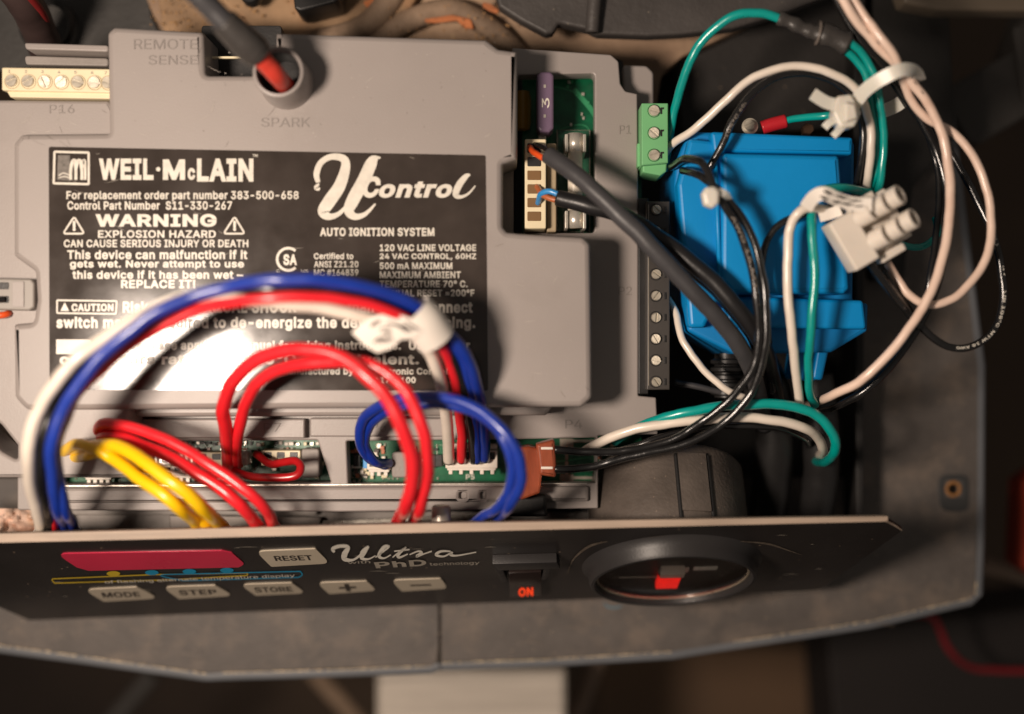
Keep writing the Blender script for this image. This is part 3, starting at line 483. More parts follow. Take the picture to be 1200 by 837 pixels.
def screw_mesh(r, h=3, slot=.22):
    """round head with a real slot"""
    V = []; F = []
    def add(vs, fs):
        b = len(V); V.extend(vs); F.extend([tuple(b+i for i in f) for f in fs])
    n = 20
    ring = [(math.cos(2*math.pi*k/n)*r, math.sin(2*math.pi*k/n)*r) for k in range(n)]
    add([(x, y, 0) for x, y in ring]+[(x, y, h*.5) for x, y in ring], [tuple(n+k for k in range(n))]+[(k, (k+1) % n, n+(k+1) % n, n+k) for k in range(n)])
    g = r*slot
    for s in (1, -1):
        a0 = math.asin(slot); arc = []
        for k in range(9):
            a = a0+(math.pi-2*a0)*k/8; arc.append((math.cos(a)*r*.98, s*math.sin(a)*r*.98))
        m_ = len(arc)
        add([(x, y, h*.5) for x, y in arc]+[(x*.93, y*.93+.00*s, h) for x, y in arc],
            [tuple(m_+k for k in range(m_))]+[(k, (k+1) % m_, m_+(k+1) % m_, m_+k) for k in range(m_)])
    bm = bmesh.new()
    bv = [bm.verts.new(Vector(v)*S) for v in V]
    for f in F: bm.faces.new([bv[i] for i in f])
    bmesh.ops.recalc_face_normals(bm, faces=bm.faces)
    me = bpy.data.meshes.new('screw'); bm.to_mesh(me); bm.free()
    return me
def put_screw(me, px, py, z, parent, m=None, ang=None, tilt=.12):
    o = link('screw', me, m or STEEL, parent)
    o.location = W(px, py, z)
    o.rotation_euler = (random.uniform(-tilt, tilt), random.uniform(-tilt, tilt), random.uniform(0, 3.1) if ang is None else ang)
    return o

# ------------------------------------------------------------------ the surroundings: floor and what lies below
fl = link('floor', mesh_from([(-3, -3, -2100*S), (3, -3, -2100*S), (3, 3, -2100*S), (-3, 3, -2100*S)], [(0, 1, 2, 3)]), FLOORM)
tag(fl, kind='structure')

t = empty('metal_duct', 'pale brushed metal duct blurred below the lower edge of the tray', 'duct')
plate('duct_body', [(440, 786), (664, 786), (664, 1000), (440, 1000)], -600, 200, ALU, t, bevel=8, r=4)
for y in (812, 826): plate('duct_seam', rect(446, y, 658, y+2), -599, 4, ALU, t, bevel=1, r=1)
tag(wire([(712, 740, -800), (690, 800, -800), (655, 880, -800)], 30, PIPEM, 'gas_pipe'),
    'tan pipe slanting down just right of the bright metal duct', 'pipe')
tag(wire([(340, 760, -900), (390, 812, -900), (450, 880, -900)], 34, CASTM, 'conduit'),
    'dim grey conduit slanting below the tray left of the metal duct', 'conduit')
tag(wire([(180, 790, -1000), (150, 825, -1000), (100, 880, -1000)], 34, DARKP, 'elbow_pipe'),
    'dark blurred pipe in the lower left corner under the tray', 'pipe')
tag(plate('floor_board', [(700, 760), (968, 760), (975, 900), (705, 900)], -1300, 60, mat('brown_board', (92, 70, 50), .7, .3, 10, .2, 60), None, bevel=4),
    'brown board blurred below the tray under the round gauge', 'board')
tag(wire([(1030, 722, -500), (1085, 720, -520), (1102, 738, -540), (1112, 762, -550), (1136, 782, -560), (1168, 786, -560), (1230, 786, -560)], 11, REDC, 'red_hose', n=8),
    'dark red hose bending away beneath the right corner of the tray', 'hose')
tag(plate('steel_cabinet', [(970, 740), (1330, 700), (1330, 960), (985, 960)], -700, 200, DARKP and mat('cabinet_dark', (24, 18, 16), .7, .2, 10), None, bevel=8),
    'dark cabinet top below the red hose in the lower right corner', 'cabinet')
t = empty('orange_vessel', 'rusty orange vessel blurred at the right edge of the view', 'vessel')
lathe('vessel_body', W(1246, 612, -430), Vector((.05, 1, 0)), [(0, -80), (60, -80), (80, -66), (80, 60), (60, 78), (0, 80)], ORNB, t)
lathe('vessel_neck', W(1256, 560, -430), Vector((.05, 1, 0)), [(30, 40), (30, 190), (36, 190), (36, 220), (0, 220)], ORNB, t)
tag(wire([(1150, 662, -560), (1190, 672, -560), (1260, 700, -560)], 26, PIPEM, 'drain_pipe'),
    'greyish pipe under the orange vessel at the right edge', 'pipe')

# ------------------------------------------------------------------ burner area behind the top edge
jk = empty('burner_jacket', 'rusty tan metal burner jacket with a round groove behind the grey control', 'jacket')
plate('jacket_sheet', [(138, -120), (930, -120), (905, 10), (868, 34, 20), (800, 66, 20), (775, 88, 20), (768, 130), (300, 150), (262, 120), (215, 62, 30), (180, 20, 30), (160, -30, 20)], -215, 30, JACKET, jk, bevel=2)
plate('rust_shelf', [(175, -60), (520, -60), (470, 30), (420, 90), (300, 110), (240, 90), (190, 35)], -190, 24, RUSTY, jk, bevel=6, r=12)
me = tube_mesh(wpath([(300, 60, -192), (370, 50, -190), (430, 30, -190), (470, -20, -190)], 8), 17*S, 14)
link('flange_ring', mesh_from(*me, True), CASTM, jk)
me = tube_mesh(wpath([(405, 100, -196), (440, 52, -196), (480, 24, -196), (530, 12, -197), (575, 34, -199), (612, 70, -208), (640, 110, -210)], 8), 15*S, 14)
link('casting_arch', mesh_from(*me, True), CASTM, jk)
plate('rust_scale', [(497, 22), (530, 17), (552, 22), (556, 34), (545, 33), (535, 24), (510, 27), (499, 26)], -182, 5, mat('orange_rust', (176, 108, 68), .9, .3, 300, .8, 600), jk, bevel=2, r=2)
plate('rust_scale', [(565, 2), (575, 4), (586, 12), (583, 16), (572, 12), (566, 8)], -182, 5, MATS['orange_rust'], jk, bevel=2, r=2)
plate('rust_scale', [(425, 2), (438, -4), (448, 4), (440, 10), (430, 9)], -182, 5, MATS['orange_rust'], jk, bevel=2, r=2)

# rust crumbs: uncountable
V = []; F = []
for i in range(260):
    x = random.choice([random.uniform(175, 300), random.uniform(400, 600), random.uniform(180, 620)]); y = random.uniform(-6, 62)
    c = W(x, y, -178+random.uniform(-10, 4)); s = random.uniform(.4, 1.5)*S
    b = len(V); a = random.uniform(0, 3.1); l = random.uniform(1, 3)
    d = Vector((math.cos(a), math.sin(a), random.uniform(-.3, .3))); e = Vector((-d.y, d.x, .2))
    V += [c+d*s*l, c+e*s, c-d*s*l, c-e*s, c+Vector((0, 0, s))]
    F += [(b, b+1, b+4), (b+1, b+2, b+4), (b+2, b+3, b+4), (b+3, b, b+4), (b, b+3, b+2, b+1)]
tag(link('rust_flakes', mesh_from(V, F), mat('rust_flake', (176, 136, 92), .8, .4, 200)), 'loose rust flakes and straw coloured debris on the burner jacket', 'debris', kind='stuff')

tag(plate('dark_sheet', [(-60, -80), (160, -80), (178, 20), (196, 60), (-60, 90)], -230, 8, mat('dark_sheet_paint', (56, 54, 52), .5, .2, 60, .3, 700, speck=((170, 160, 150), 300, .05, .8)), None, bevel=2, r=10),
    'dark dusty metal sheet behind the upper left corner of the control', 'sheet')
tag(wire([(148, -60, -250), (172, 0, -250), (205, 50, -250), (240, 100, -255)], 22, CASTM, 'jacket_rim'),
    'brown curved rim between the dark sheet and the rusty jacket', 'rim')
rc = empty('rubber_cover', 'black rubber cover with a notch and rib above the control', 'cover')
plate('cover_sheet', [(560, -70), (1010, -70), (1010, -20), (905, 20), (860, 33), (800, 40), (760, 42), (700, 40), (690, 35), (655, 27), (648, 38), (640, 40), (610, 24), (585, 8)], -125, 26, RUBBER, rc, bevel=4, r=5)
me = tube_mesh(wpath([(706, -70, -112), (697, 0, -114), (694, 38, -118)], 6), 9*S, 12)
link('rib', mesh_from(*me, True), RUBBER, rc)
tag(plate('black_block', [(337, -60), (405, -60), (396, 0), (392, 3), (352, 13), (345, 10)], -120, 60, BLACKP, None, bevel=3),
    'black plastic block cut by the top edge of the frame', 'block')
tag(lathe('rubber_plug', W(292, -8, -140), Vector((0, 0, 1)), [(0, 0), (11, 0), (13, -3), (13, -20), (0, -20)], BLACKP, None),
    'small black round plug at the top edge between cable and block', 'plug')
tag(wire([(-20, -60, -20), (20, -10, -60), (40, 22, -120), (55, 60, -190)], 44, GREYD and mat('dark_hose', (66, 52, 50), .5, .15), 'hose', seg=20),
    'dark hose with a red stripe in the upper left corner', 'hose')
me = tube_mesh(wpath([(-2, -50, 12), (28, -12, -33), (46, 10, -78), (56, 30, -128)], 8), 5*S, 8)
link('red_stripe', mesh_from(*me, True), mat('hose_stripe', (130, 36, 36), .5), bpy.data.objects['hose'])
tag(lathe('hose_grommet', W(55, 30, -200), Vector((0, 0, 1)), [(28, 0), (33, 6), (38, 0), (38, -10)], BLACKP, None),
    'black rubber grommet around the dark hose in the upper left corner', 'grommet')

# ------------------------------------------------------------------ metal tray with folded rim
TZ = -270
tray = empty('metal_tray', 'dark grey painted metal tray with worn folded rim under everything', 'tray')
def tp(x, y, h=0): return W(x, y, TZ)+Vector((0, 0, h*S))
plate('tray_floor', [(515, 560), (1009, 560), (1009, 470), (1015, -60), (1085, -60), (1146, 430), (1146, 570), (1143, 697), (1137, 701), (1020, 728), (788, 764), (700, 770), (517, 776)], TZ, 5, TRAYM, tray, bevel=.8, r=3,
      holes=[[(1111, 567, 3), (1121, 566, 3), (1123, 578, 3), (1112, 579, 3)]])
plate('tray_flap', [(-80, 560), (513, 560), (514, 760), (512, 776), (505, 780), (242, 789), (-80, 745)], TZ+3, 5, TRAYM, tray, bevel=.8, r=3)
def rim(pts, off, wdt, drop):
    a = [tp(x, y, off) for x, y in pts]; V = []; F = []
    for i, p in enumerate(a):
        q = a[min(len(a)-1, i+1)]-a[max(0, i-1)]; nn = Vector((q.y, -q.x, 0)).normalized()
        for f, d in ((0, 0), (.25, .5), (.7, .5), (.95, -2), (1.05, -drop), (.9, -drop-18)):
            V.append(p+nn*(wdt*f*S)+Vector((0, 0, d*S)))
        if i:
            for k in range(5): F.append((6*i-6+k, 6*i+k, 6*i+k+1, 6*i-5+k))
    link('rim', mesh_from(V, F, True), RIMM, tray)
rim([(-80, 745), (100, 769), (242, 789), (262, 788), (400, 784), (505, 780), (513, 776)], 2.8, 12, 6)
rim([(516, 777), (640, 773), (788, 764), (830, 757), (930, 742), (1020, 728), (1137, 701), (1143, 697), (1145, 640), (1146, 430), (1085, -60)], -.4, 12, 8)
# worn bare metal along the fold, drawn bright as its painted highlight
for i in range(34):
    x = random.uniform(20, 1120); y = random.uniform(712, 768)-(max(0, x-700)*.1); l = random.uniform(4, 34); a_ = random.uniform(-.5, .5)
    stroke('scratch', [(x, y, .1), (x+l/2*math.cos(a_), y+l/2*math.sin(a_)*.4-.5, .7), (x+l*math.cos(a_), y+l*math.sin(a_)*.4, .1)], at_z(TZ+3.2), mat('tray_scratch', (118, 106, 94), .5) if i == 0 else MATS['tray_scratch'], tray, .3, 3)
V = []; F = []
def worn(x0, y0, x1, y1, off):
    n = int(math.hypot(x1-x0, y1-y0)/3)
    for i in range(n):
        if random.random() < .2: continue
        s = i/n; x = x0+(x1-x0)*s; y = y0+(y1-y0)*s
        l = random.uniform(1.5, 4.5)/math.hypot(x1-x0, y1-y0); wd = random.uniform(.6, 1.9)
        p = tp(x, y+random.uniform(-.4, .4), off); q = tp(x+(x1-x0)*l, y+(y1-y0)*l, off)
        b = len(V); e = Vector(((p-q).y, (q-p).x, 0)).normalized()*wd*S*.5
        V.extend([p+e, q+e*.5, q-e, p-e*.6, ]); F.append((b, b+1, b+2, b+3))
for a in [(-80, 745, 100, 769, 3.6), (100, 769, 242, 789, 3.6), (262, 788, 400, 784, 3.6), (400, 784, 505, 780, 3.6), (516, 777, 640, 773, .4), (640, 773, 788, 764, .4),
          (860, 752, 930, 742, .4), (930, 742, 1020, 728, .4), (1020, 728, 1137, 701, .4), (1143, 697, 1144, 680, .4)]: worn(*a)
wm = link('worn_edge_highlight', mesh_from(V, F), BARE, tray); wm['kind'] = 'stuff'
lathe('rust_ring', tp(1117, 573, .6), Vector((0, 0, 1)), [(7, 0), (8, 1), (10, 1), (11.5, 0)], mat('rust_ring_metal', (140, 96, 52), .7, .3, 400, .5), tray, seg=20)
plate('corner_pad', [(1098, 556, 14), (1136, 556, 10), (1136, 600, 10), (1102, 600, 14)], TZ+1.2, 3, mat('pad_paint', (52, 52, 52), .6), tray, r=10, holes=[[(1107, 563, 4), (1127, 563, 4), (1127, 583, 4), (1107, 583, 4)]])
stroke('scuff_mark', [(708, 706, 1), (712, 711, 2.2), (722, 712, 2), (729, 710, 1)], at_z(TZ), mat('scuff', (80, 110, 124), .5), tray, rise=1)

# dark enclosure behind the parts
en = empty('enclosure', 'black metal enclosure holding the transformer and gauge', 'enclosure')
plate('back_plate', rect(740, 30, 1014, 640), -330, 10, BOXM, en, bevel=1)
plate('side_panel', [(1000, -60), (1014, -60), (1012, 640), (1004, 640)], -210, 118, BOXM, en, bevel=2)
plate('lower_sill', rect(-80, 585, 1009, 660), -285, 14, BOXM, en, bevel=1)
plate('upper_panel', [(790, 62), (800, 60), (1005, -60), (1005, 150), (800, 160)], -250, 20, mat('upper_paint', (38, 35, 33), .6, .25, 30, .3, 500, speck=((130, 112, 90), 150, .06, .7)), en, bevel=3, r=10)
plate('inner_bracket', [(1020, -40), (1110, -40), (1120, 160), (1070, 220), (1060, 330), (1020, 330)], -235, 20, DARKP and mat('bracket_paint', (30, 28, 26), .6, .2, 20, .3, 500), en, bevel=3, r=8)

dk = empty('plastic_duct', 'dark grey blurred duct slanting across the upper right corner', 'duct')
plate('duct_face', [(1188, 60), (1230, -60), (1330, -60), (1330, 60), (1150, 168), (1134, 166), (1099, 108)], -330, 80, DARKP, dk, bevel=6, r=10)
plate('duct_lip', [(1188, 30), (1320, 20), (1320, 70), (1200, 120)], -322, 14, DARKP, dk, bevel=4, r=6)
tag(plate('cross_beam', [(1040, -60), (1330, -60), (1330, 14), (1100, 12), (1060, 4)], -160, 40, mat('beam_paint', (88, 78, 66), .65, .15, 10), None, bevel=6, r=6),
    'brownish grey beam along the top edge at the right', 'beam')

# ------------------------------------------------------------------ mounting bracket below the control
br = empty('mounting_bracket', 'dull grey metal bracket strip between the control and the display panel', 'bracket')
plate('bracket_sheet', rect(48, 560, 760, 655), -170, 8, GREYD, br, bevel=1)
plate('bracket_step', rect(70, 588, 372, 604), -158, 10, GREYD, br, bevel=2)
plate('bright_strip', [(378, 611), (592, 602), (592, 640), (378, 640)], -150, 5, TIN, br, bevel=1, r=2)
plate('slot_cover', [(198, 604), (376, 606), (374, 640), (200, 640)], -152, 5, mat('slot_grey', (92, 86, 82), .4, .1, 50, metal=.6), br, bevel=1, r=2)
tag(lathe('standoff_post', W(517, 616, -14), Vector((0, 1, 0)), [(0, 24), (9, 24), (11, 22), (11.5, 18), (11.5, -6), (0, -6)], mat('dull_zinc', (176, 166, 156), .4, .1, metal=.5), None),
    'short round zinc standoff post behind the display panel', 'post')
# insulation, lower left
V = []; F = []
bmv = bmesh.new(); bmesh.ops.create_grid(bmv, x_segments=40, y_segments=16, size=.5)
from mathutils import noise
for v in bmv.verts:
    x, y = v.co.x, v.co.y
    h = noise.fractal(Vector((x*9, y*5, 2)), 1, 2, 4)*22+14*(1-(2*y)**2)
    v.co = W(5+x*130, 622+y*52, -130+h)
me = bpy.data.meshes.new('insulation'); bmv.to_mesh(me); bmv.free(); autosmooth(me, 80)
tag(link('insulation', me, INSUL), 'fluffy pinkish tan insulation in the lower left behind the panel', 'insulation')
tag(lathe('white_button_cap', W(52, 628, -40), Vector((0, .2, 1)), [(0, 14), (6, 13), (12, 8), (14, 0), (14, -40)], mat('cap_white', (226, 214, 204), .4), None),
    'white round cap beside the big wire bundle behind the panel', 'cap')

# ------------------------------------------------------------------ the ignition control
ctl = empty('ignition_control', 'large grey plastic ignition control module with black warning label', 'control module')
cover_out = [(125, 38, 8), (133, 31, 6), (238, 37, 5), (240, 88, 5), (296, 88, 5), (303, 70), (322, 66, 2), (323, 38, 2), (570, 46, 5), (584, 57, 6), (606, 60, 2), (606, 186, 3), (589, 192, 4), (589, 266, 6), (594, 272, 4), (612, 274, 3),
             (684, 278, 8), (692, 286, 8), (694, 466, 9), (682, 477, 9), (30, 481, 12), (16, 466, 12), (15, 380, 3), (38, 378, 6), (42, 352), (40, 318, 8), (15, 300, 6), (15, 168, 6), (24, 157, 6), (127, 156, 3)]
plate('cover', cover_out, 0, 90, GREY, ctl, bevel=7, r=4)
plate('terminal_ledge', [(-90, 116), (0, 117), (127, 118), (150, 160), (150, 560), (-90, 560)], -14, 60, GREY, ctl, bevel=4, r=3,
      holes=[[(-30, 470), (2, 499), (20, 522), (20, 540), (2, 530), (-30, 500)]])
plate('back_ledge', [(28, 50), (127, 53), (127, 61), (30, 58)], -30, 40, GREY, ctl, bevel=2)
plate('back_ledge', [(28, 65), (127, 68), (127, 78), (30, 76)], -55, 40, GREYD, ctl, bevel=2)
plate('front_skirt', [(44, 470), (655, 466), (640, 487), (60, 489)], -42, 50, GREY, ctl, bevel=5, r=5)
# lower flange with the windows over the board
FZ = -84
hA = [(606, 88, 3), (697, 86, 5), (697, 273, 5), (584, 273, 3), (584, 190, 3), (606, 190, 3)]
hB = [(62, 518, 2), (372, 516, 3), (388, 566, 2), (64, 568, 2)]
hC = [(406, 517, 2), (600, 515, 2), (698, 513, 1), (698, 566, 1), (408, 568, 2)]
flange = plate('flange', [(600, 56, 2), (716, 64, 6), (725, 72, 6), (727, 98, 6), (733, 107, 5), (747, 110, 2), (748, 232, 2), (748, 464, 2), (769, 466, 2), (771, 509, 2), (701, 511, 1), (701, 596, 2), (400, 600, 2), (20, 598, 3), (20, 480), (600, 470)],
               FZ, 30, GREY, ctl, holes=[hA, hB, hC], bevel=2, r=3)
plate('front_tab', rect(40, 491, 357, 514), FZ+14, 20, GREY, ctl, bevel=2, r=2)
plate('front_tab', rect(363, 490, 520, 512), FZ+10, 20, GREY, ctl, bevel=2, r=2)
plate('front_bar', [(66, 572), (690, 570), (690, 588), (66, 590)], FZ+8, 20, GREY, ctl, bevel=4, r=3,
      holes=[rect(538, 577, 546, 585), rect(563, 577, 568, 585)])
plate('front_notch', [(205, 585), (216, 585), (214, 592), (208, 592)], FZ+16, 8, BLACKP, ctl, bevel=1, r=1)
plate('rear_tab', [(730, 76, 4), (758, 77, 8), (766, 85, 8), (766, 170, 2), (730, 170, 2)], -118, 20, GREY, ctl, bevel=3)
plate('base_shell', [(600, 60), (730, 70), (735, 120), (748, 125), (748, 600), (60, 600), (60, 480), (600, 470)], -160, 20, BLACKP, ctl, bevel=2)
plate('notch_shade_sheet', rect(236, 30, 330, 92), -70, 20, BLACKP, ctl, bevel=1)  # black sheet added under the notch to stand for its deep shade
plate('notch_lip', rect(240, 66, 300, 68.5), -40, 4, CREAM, ctl, bevel=.5, r=.5)
# spark tube
tc = W(326, 84, 54)
tubec = Vector((tc.x, tc.y, 0))
lathe('spark_tube', tubec, Vector((0, 0, 1)), [(34, -4), (31, 2), (29.5, 14), (29.5, 51), (28, 54), (25.5, 54.5), (24.3, 52), (24, 44)], GREY, ctl, seg=48)
lathe('spark_bore_shade', tubec, Vector((0, 0, 1)), [(24, 46), (23, 5), (0, 5)], BLACKP, ctl, seg=48)  # black lining that paints in the shade inside the tube

# ---- label and its print
lab = plate('warning_label', [(57, 172), (569, 182), (572, 458), (58, 457)], .7, .7, LABEL, ctl, bevel=.1, r=3)
L0 = at_z(.7)
def lt(s, box, bold=.018, m=PRINT, shear=0.): return text_on('lettering', s, box, L0, m, lab, bold, 0, shear, .35)
outline_ring('logo_frame', [(64, 178), (104, 179), (104, 216), (63, 215)], 2.6, L0, PRINT, lab, .35, 1)
patch('logo_field', [(68, 182), (82, 182), (82, 212), (67, 211)], L0, mat('logo_grey', (110, 104, 98), .3, .3, 900), lab, .33)
for q in ([(83, 211, 3.5), (83, 200, 3.5), (85, 190, 4), (88, 189, 4), (89, 200, 3.5), (89, 211, 3.5)], [(89, 200, 3), (91, 190, 4), (94, 189, 4), (96, 199, 3.5), (96, 211, 3.5)],
          [(96, 199, 3), (97, 191, 4), (99, 189, 4), (100, 198, 3), (100, 211, 3)], [(69, 206, 1), (75, 203, 1), (82, 206, 1)], [(69, 209, 1), (75, 207, 1), (82, 209, 1)]):
    stroke('logo_mark', q, L0, PRINT, lab, .37)
lt('WEIL', (116, 186, 180, 211), .055); lt('·', (183, 196, 188, 201), .05); lt('M', (191, 187, 217, 211), .05); lt('c', (220, 197, 229, 211), .05)
lt('LAIN', (231, 186, 297, 213), .055); lt('TM', (296, 181, 302, 184))
lt('For replacement order part number 383-500-658', (78, 224, 350, 236), .022)
lt('Control Part Number  S11-330-267', (79, 236, 272, 246), .022)
lt('WARNING', (112, 251, 254, 266), .045)
lt('EXPLOSION HAZARD', (115, 270, 253, 279), .02)
lt('CAN CAUSE SERIOUS INJURY OR DEATH', (75, 281, 291, 290), .02)
lt('This device can malfunction if it', (79, 293, 290, 304), .025)
lt('gets wet. Never attempt to use', (82, 305, 286, 316), .025)
lt('this device if it has been wet –', (85, 317, 285, 327), .025)
lt('REPLACE IT!', (142, 328, 229, 338), .03)
for x in (87, 275):
    outline_ring('warning_triangle', [(x, 254), (x+12, 274), (x-13, 274)], 2, L0, PRINT, lab, .35, 2)
    lt('!', (x-1.8, 259, x+1.8, 271), .05)
outline_ring('caution_frame', [(67, 352), (137, 353), (136, 368), (67, 367)], 1.8, L0, PRINT, lab, .35, 1)
patch('caution_triangle', [(76, 354.5), (81, 364.5), (71, 364.5)], L0, PRINT, lab, .35)
lt('CAUTION', (84, 356, 133, 365), .04)
lt('Risk of ELECTRICAL SHOCK - more than one disconnect', (144, 353, 554, 367), .035)
lt('switch may be required to de-energize the device for servicing.', (66, 371, 557, 388), .035)
patch('notice_block', [(66, 398), (106, 398), (106, 415), (66, 415)], L0, PRINT, lab, .35)
lt('Please see appliance manual for wiring instructions.  Use copper', (140, 399, 551, 413), .035)
lt('conductors rated for 105°C or equivalent.', (70, 415, 491, 430), .035)
lt('Manufactured by UT Electronic Controls, ISCI', (330, 431, 560, 441), .025)
lt('1176-100', (440, 442, 487, 449), .025)
lt('AUTO IGNITION SYSTEM', (375, 267, 509, 277), .03)
for i, (s, x1) in enumerate([('120 VAC LINE VOLTAGE', 558), ('24 VAC CONTROL, 60HZ', 558), ('500 mA MAXIMUM', 530), ('MAXIMUM AMBIENT', 540), ('TEMPERATURE 70° C.', 548), ('MANUAL RESET =200°F', 556)]):
    lt(s, (445, 286.5+i*10.6, x1, 294.5+i*10.6), .022)
for i, (s, x1) in enumerate([('Certified to', 414), ('ANSI Z21.20', 420), ('MC #164839', 420)]):
    lt(s, (368, 296.5+i*9.6, x1, 304+i*9.6), .018)
ring = [(338+13*math.cos(math.radians(a)), 304+13*math.sin(math.radians(a)), 3) for a in range(-50, -311, -20)]
stroke('approval_mark', ring, L0, PRINT, lab, .35, n=3)
lt('SA', (332, 298, 348, 311), .045); lt('C', (324, 316, 328, 319), 0); lt('US', (353, 316, 361, 319), 0)
# U and Control
for q in ([(373, 214, 5), (371, 204, 7), (376, 191, 7), (388, 184, 7), (402, 186, 9), (405, 196, 11), (398, 218, 14), (386, 236, 15), (379, 248, 13), (386, 254, 8), (398, 250, 5), (411, 236, 4)],
          [(443, 184, 3), (436, 190, 13), (426, 212, 15), (414, 234, 15), (409, 247, 12), (416, 254, 8), (428, 251, 5), (440, 239, 2)],
          [(430, 190, 3), (440, 185.5, 4), (446, 185, 2)]):
    stroke('script_letter', q, L0, PRINT, lab, .35)
lt('C', (425, 207, 446, 232), .06, shear=.25)
lt('ontro', (444, 213, 530, 232), .06, shear=.25)
for q in ([(551, 205, 2), (546, 207, 6), (538, 217, 8), (534, 228, 7), (540, 231, 4), (549, 227, 2.5), (557, 218, 1.5)],): stroke('script_letter', q, L0, PRINT, lab, .35)
for q in ([(374, 215, 1), (371, 220, 6), (375, 222, 3)],): stroke('script_letter', q, L0, PRINT, lab, .35)
# scratches on the label
for i in range(26):
    x, y, a = random.uniform(80, 560), random.uniform(178, 350), random.uniform(-.6, .6); l = random.uniform(3, 22)
    stroke('scratch', [(x, y, .1), (x+l*.5*math.cos(a), y+l*.5*math.sin(a)+.6, .45), (x+l*math.cos(a), y+l*math.sin(a), .1)], L0, PRINTD, lab, .3, n=3)

# moulded lettering on the case
EMB = mat('moulded_letter_grey', (132, 125, 121), .5, .05)
def emb(s, box, z, m=EMB, bold=-.002): text_on('moulded_lettering', s, box, at_z(z), m, ctl, bold, 1.4, 0, -.6)
emb('REMOTE', (157, 46, 231, 58), 0); emb('SENSE', (174, 65, 231, 76), 0); emb('SPARK', (306, 138, 363, 149), 0)
emb('P16', (58, 123, 87, 133), -14); emb('P1', (726, 147, 739, 157), FZ); emb('P2', (725, 336, 740, 346), FZ)
emb('P7', (309, 496, 329, 506), FZ+14); emb('P6', (434, 495, 453, 506), FZ+10); emb('P4', (662, 492, 682, 502), FZ)

SCUFF = mat('case_scuff', (172, 164, 156), .5, .2, 300); GRIME = mat('case_grime', (112, 104, 98), .6, .3, 300)
for i in range(46):
    x, y = random.choice([(random.uniform(140, 590), random.uniform(45, 168)), (random.uniform(585, 685), random.uniform(285, 465)), (random.uniform(20, 120), random.uniform(122, 165))])
    l = random.uniform(3, 18); a_ = random.uniform(0, 3.1)
    zz = -14 if x < 125 and y < 155 else 0
    stroke('scratch', [(x, y, .1), (x+l/2*math.cos(a_), y+l/2*math.sin(a_)+.5, random.uniform(.3, .6)), (x+l*math.cos(a_), y+l*math.sin(a_), .1)], at_z(zz), random.choice([SCUFF, GRIME, SCUFF]), ctl, .15, 3)
for i in range(70):
    x, y = random.uniform(140, 590), random.uniform(45, 168); q_ = random.uniform(.3, .9)
    patch('dust_speck', [(x-q_, y), (x, y-q_), (x+q_, y+.2), (x, y+q_)], at_z(0), random.choice([SCUFF, GRIME]), ctl, .2)
# ---- circuit board
BZ = -128
pcb = plate('circuit_board', [(612, 76), (744, 100), (752, 122), (752, 572), (56, 576), (56, 500), (612, 480)], BZ, 6, PCB, ctl, bevel=.8, r=3)
B0 = at_z(BZ)
for q in ([(640, 100, 2), (676, 110, 2), (700, 140, 5)], [(672, 105, 6), (690, 125, 6), (700, 140, 6)], [(600, 540, 1.5), (640, 542, 1.5), (690, 536, 1.5)], [(690, 520, 2), (720, 530, 2), (742, 526, 2)],
          [(655, 152, 1), (690, 152, 1), (691, 230, 1)], [(744, 130, 1.5), (748, 180, 1.5)]):
    stroke('copper_trace', q, B0, TRACE, pcb, .5)
for x0, y0, x1, y1, in ((512, 522, 520, 545), (412, 548, 424, 560)):
    outline_ring('silkscreen_outline', rect(x0, y0, x1, y1), .8, B0, PRINT, pcb, .6, 0)
text_on('silkscreen_mark', 'C4', (414, 552, 423, 557), B0, PRINT, pcb, rise=.7)
text_on('silkscreen_mark', 'P5', (546, 556, 556, 562), B0, PRINT, pcb, rise=.7)
# large white silkscreen corner marks near P4
for q in (rect(656, 514, 672, 526), rect(656, 556, 672, 566)): patch('silkscreen_pad', q, B0, PRINTD, pcb, .7)
outline_ring('silkscreen_outline', rect(664, 517, 704, 560), 5, B0, PRINTD, pcb, .6, 0)

# small surface mounted parts in the left window
cols = [CREAM, TIN, BLACKP, BROWNW, WHITEP, COPPER]
def chip(x, y, w_, h_, m, z=7):
    plate('chip', rect(x-w_/2, y-h_/2, x+w_/2, y+h_/2), BZ+z, z, m, pcb, bevel=.5, r=.5)
x = 70
while x < 384:
    for y in (520, 527, 534):
        if random.random() < .75: chip(x+random.uniform(-1.5, 1.5), y+random.uniform(-1, 1), random.uniform(2.5, 6), random.uniform(2.5, 4.5), random.choice(cols), random.uniform(3, 8))
    x += 7
for i in range(26):
    chip(random.uniform(412, 452), random.uniform(520, 562), random.uniform(3, 7), random.uniform(3, 6), random.choice(cols), random.uniform(3, 8))
for x in (418, 506, 514): chip(x, 540, 8, 14, BLACKP, 10)
chip(428, 543, 5, 12, SKYW, 14)

for i in range(44):
    x = random.choice([random.uniform(70, 300), random.uniform(200, 384)]); chip(x, random.uniform(518, 562), random.uniform(2.5, 6), random.uniform(2, 5), random.choice(cols+[TIN, WHITEP]), random.uniform(3, 12))
for i in range(12): chip(random.uniform(470, 518), random.uniform(522, 562), random.uniform(3, 6), random.uniform(2.5, 5), random.choice(cols), random.uniform(3, 7))
for i in range(8): chip(random.uniform(700, 740), random.uniform(520, 560), random.uniform(3, 6), random.uniform(2.5, 5), random.choice(cols), 4)
for i in range(9): chip(random.uniform(650, 690), random.uniform(95, 148), random.uniform(2, 4), random.uniform(2, 4), random.choice([TIN, TRACE, TIN]), 2)
for i in range(40):
    lathe('solder_joint', W(random.choice([random.uniform(72, 380), random.uniform(412, 515)]), random.choice([522, 561, 564, random.uniform(520, 564)]), BZ), Vector((0, 0, 1)), [(2, 0), (1.4, 1.2), (.6, 2.6), (0, 2.8)], TIN, pcb, seg=8)
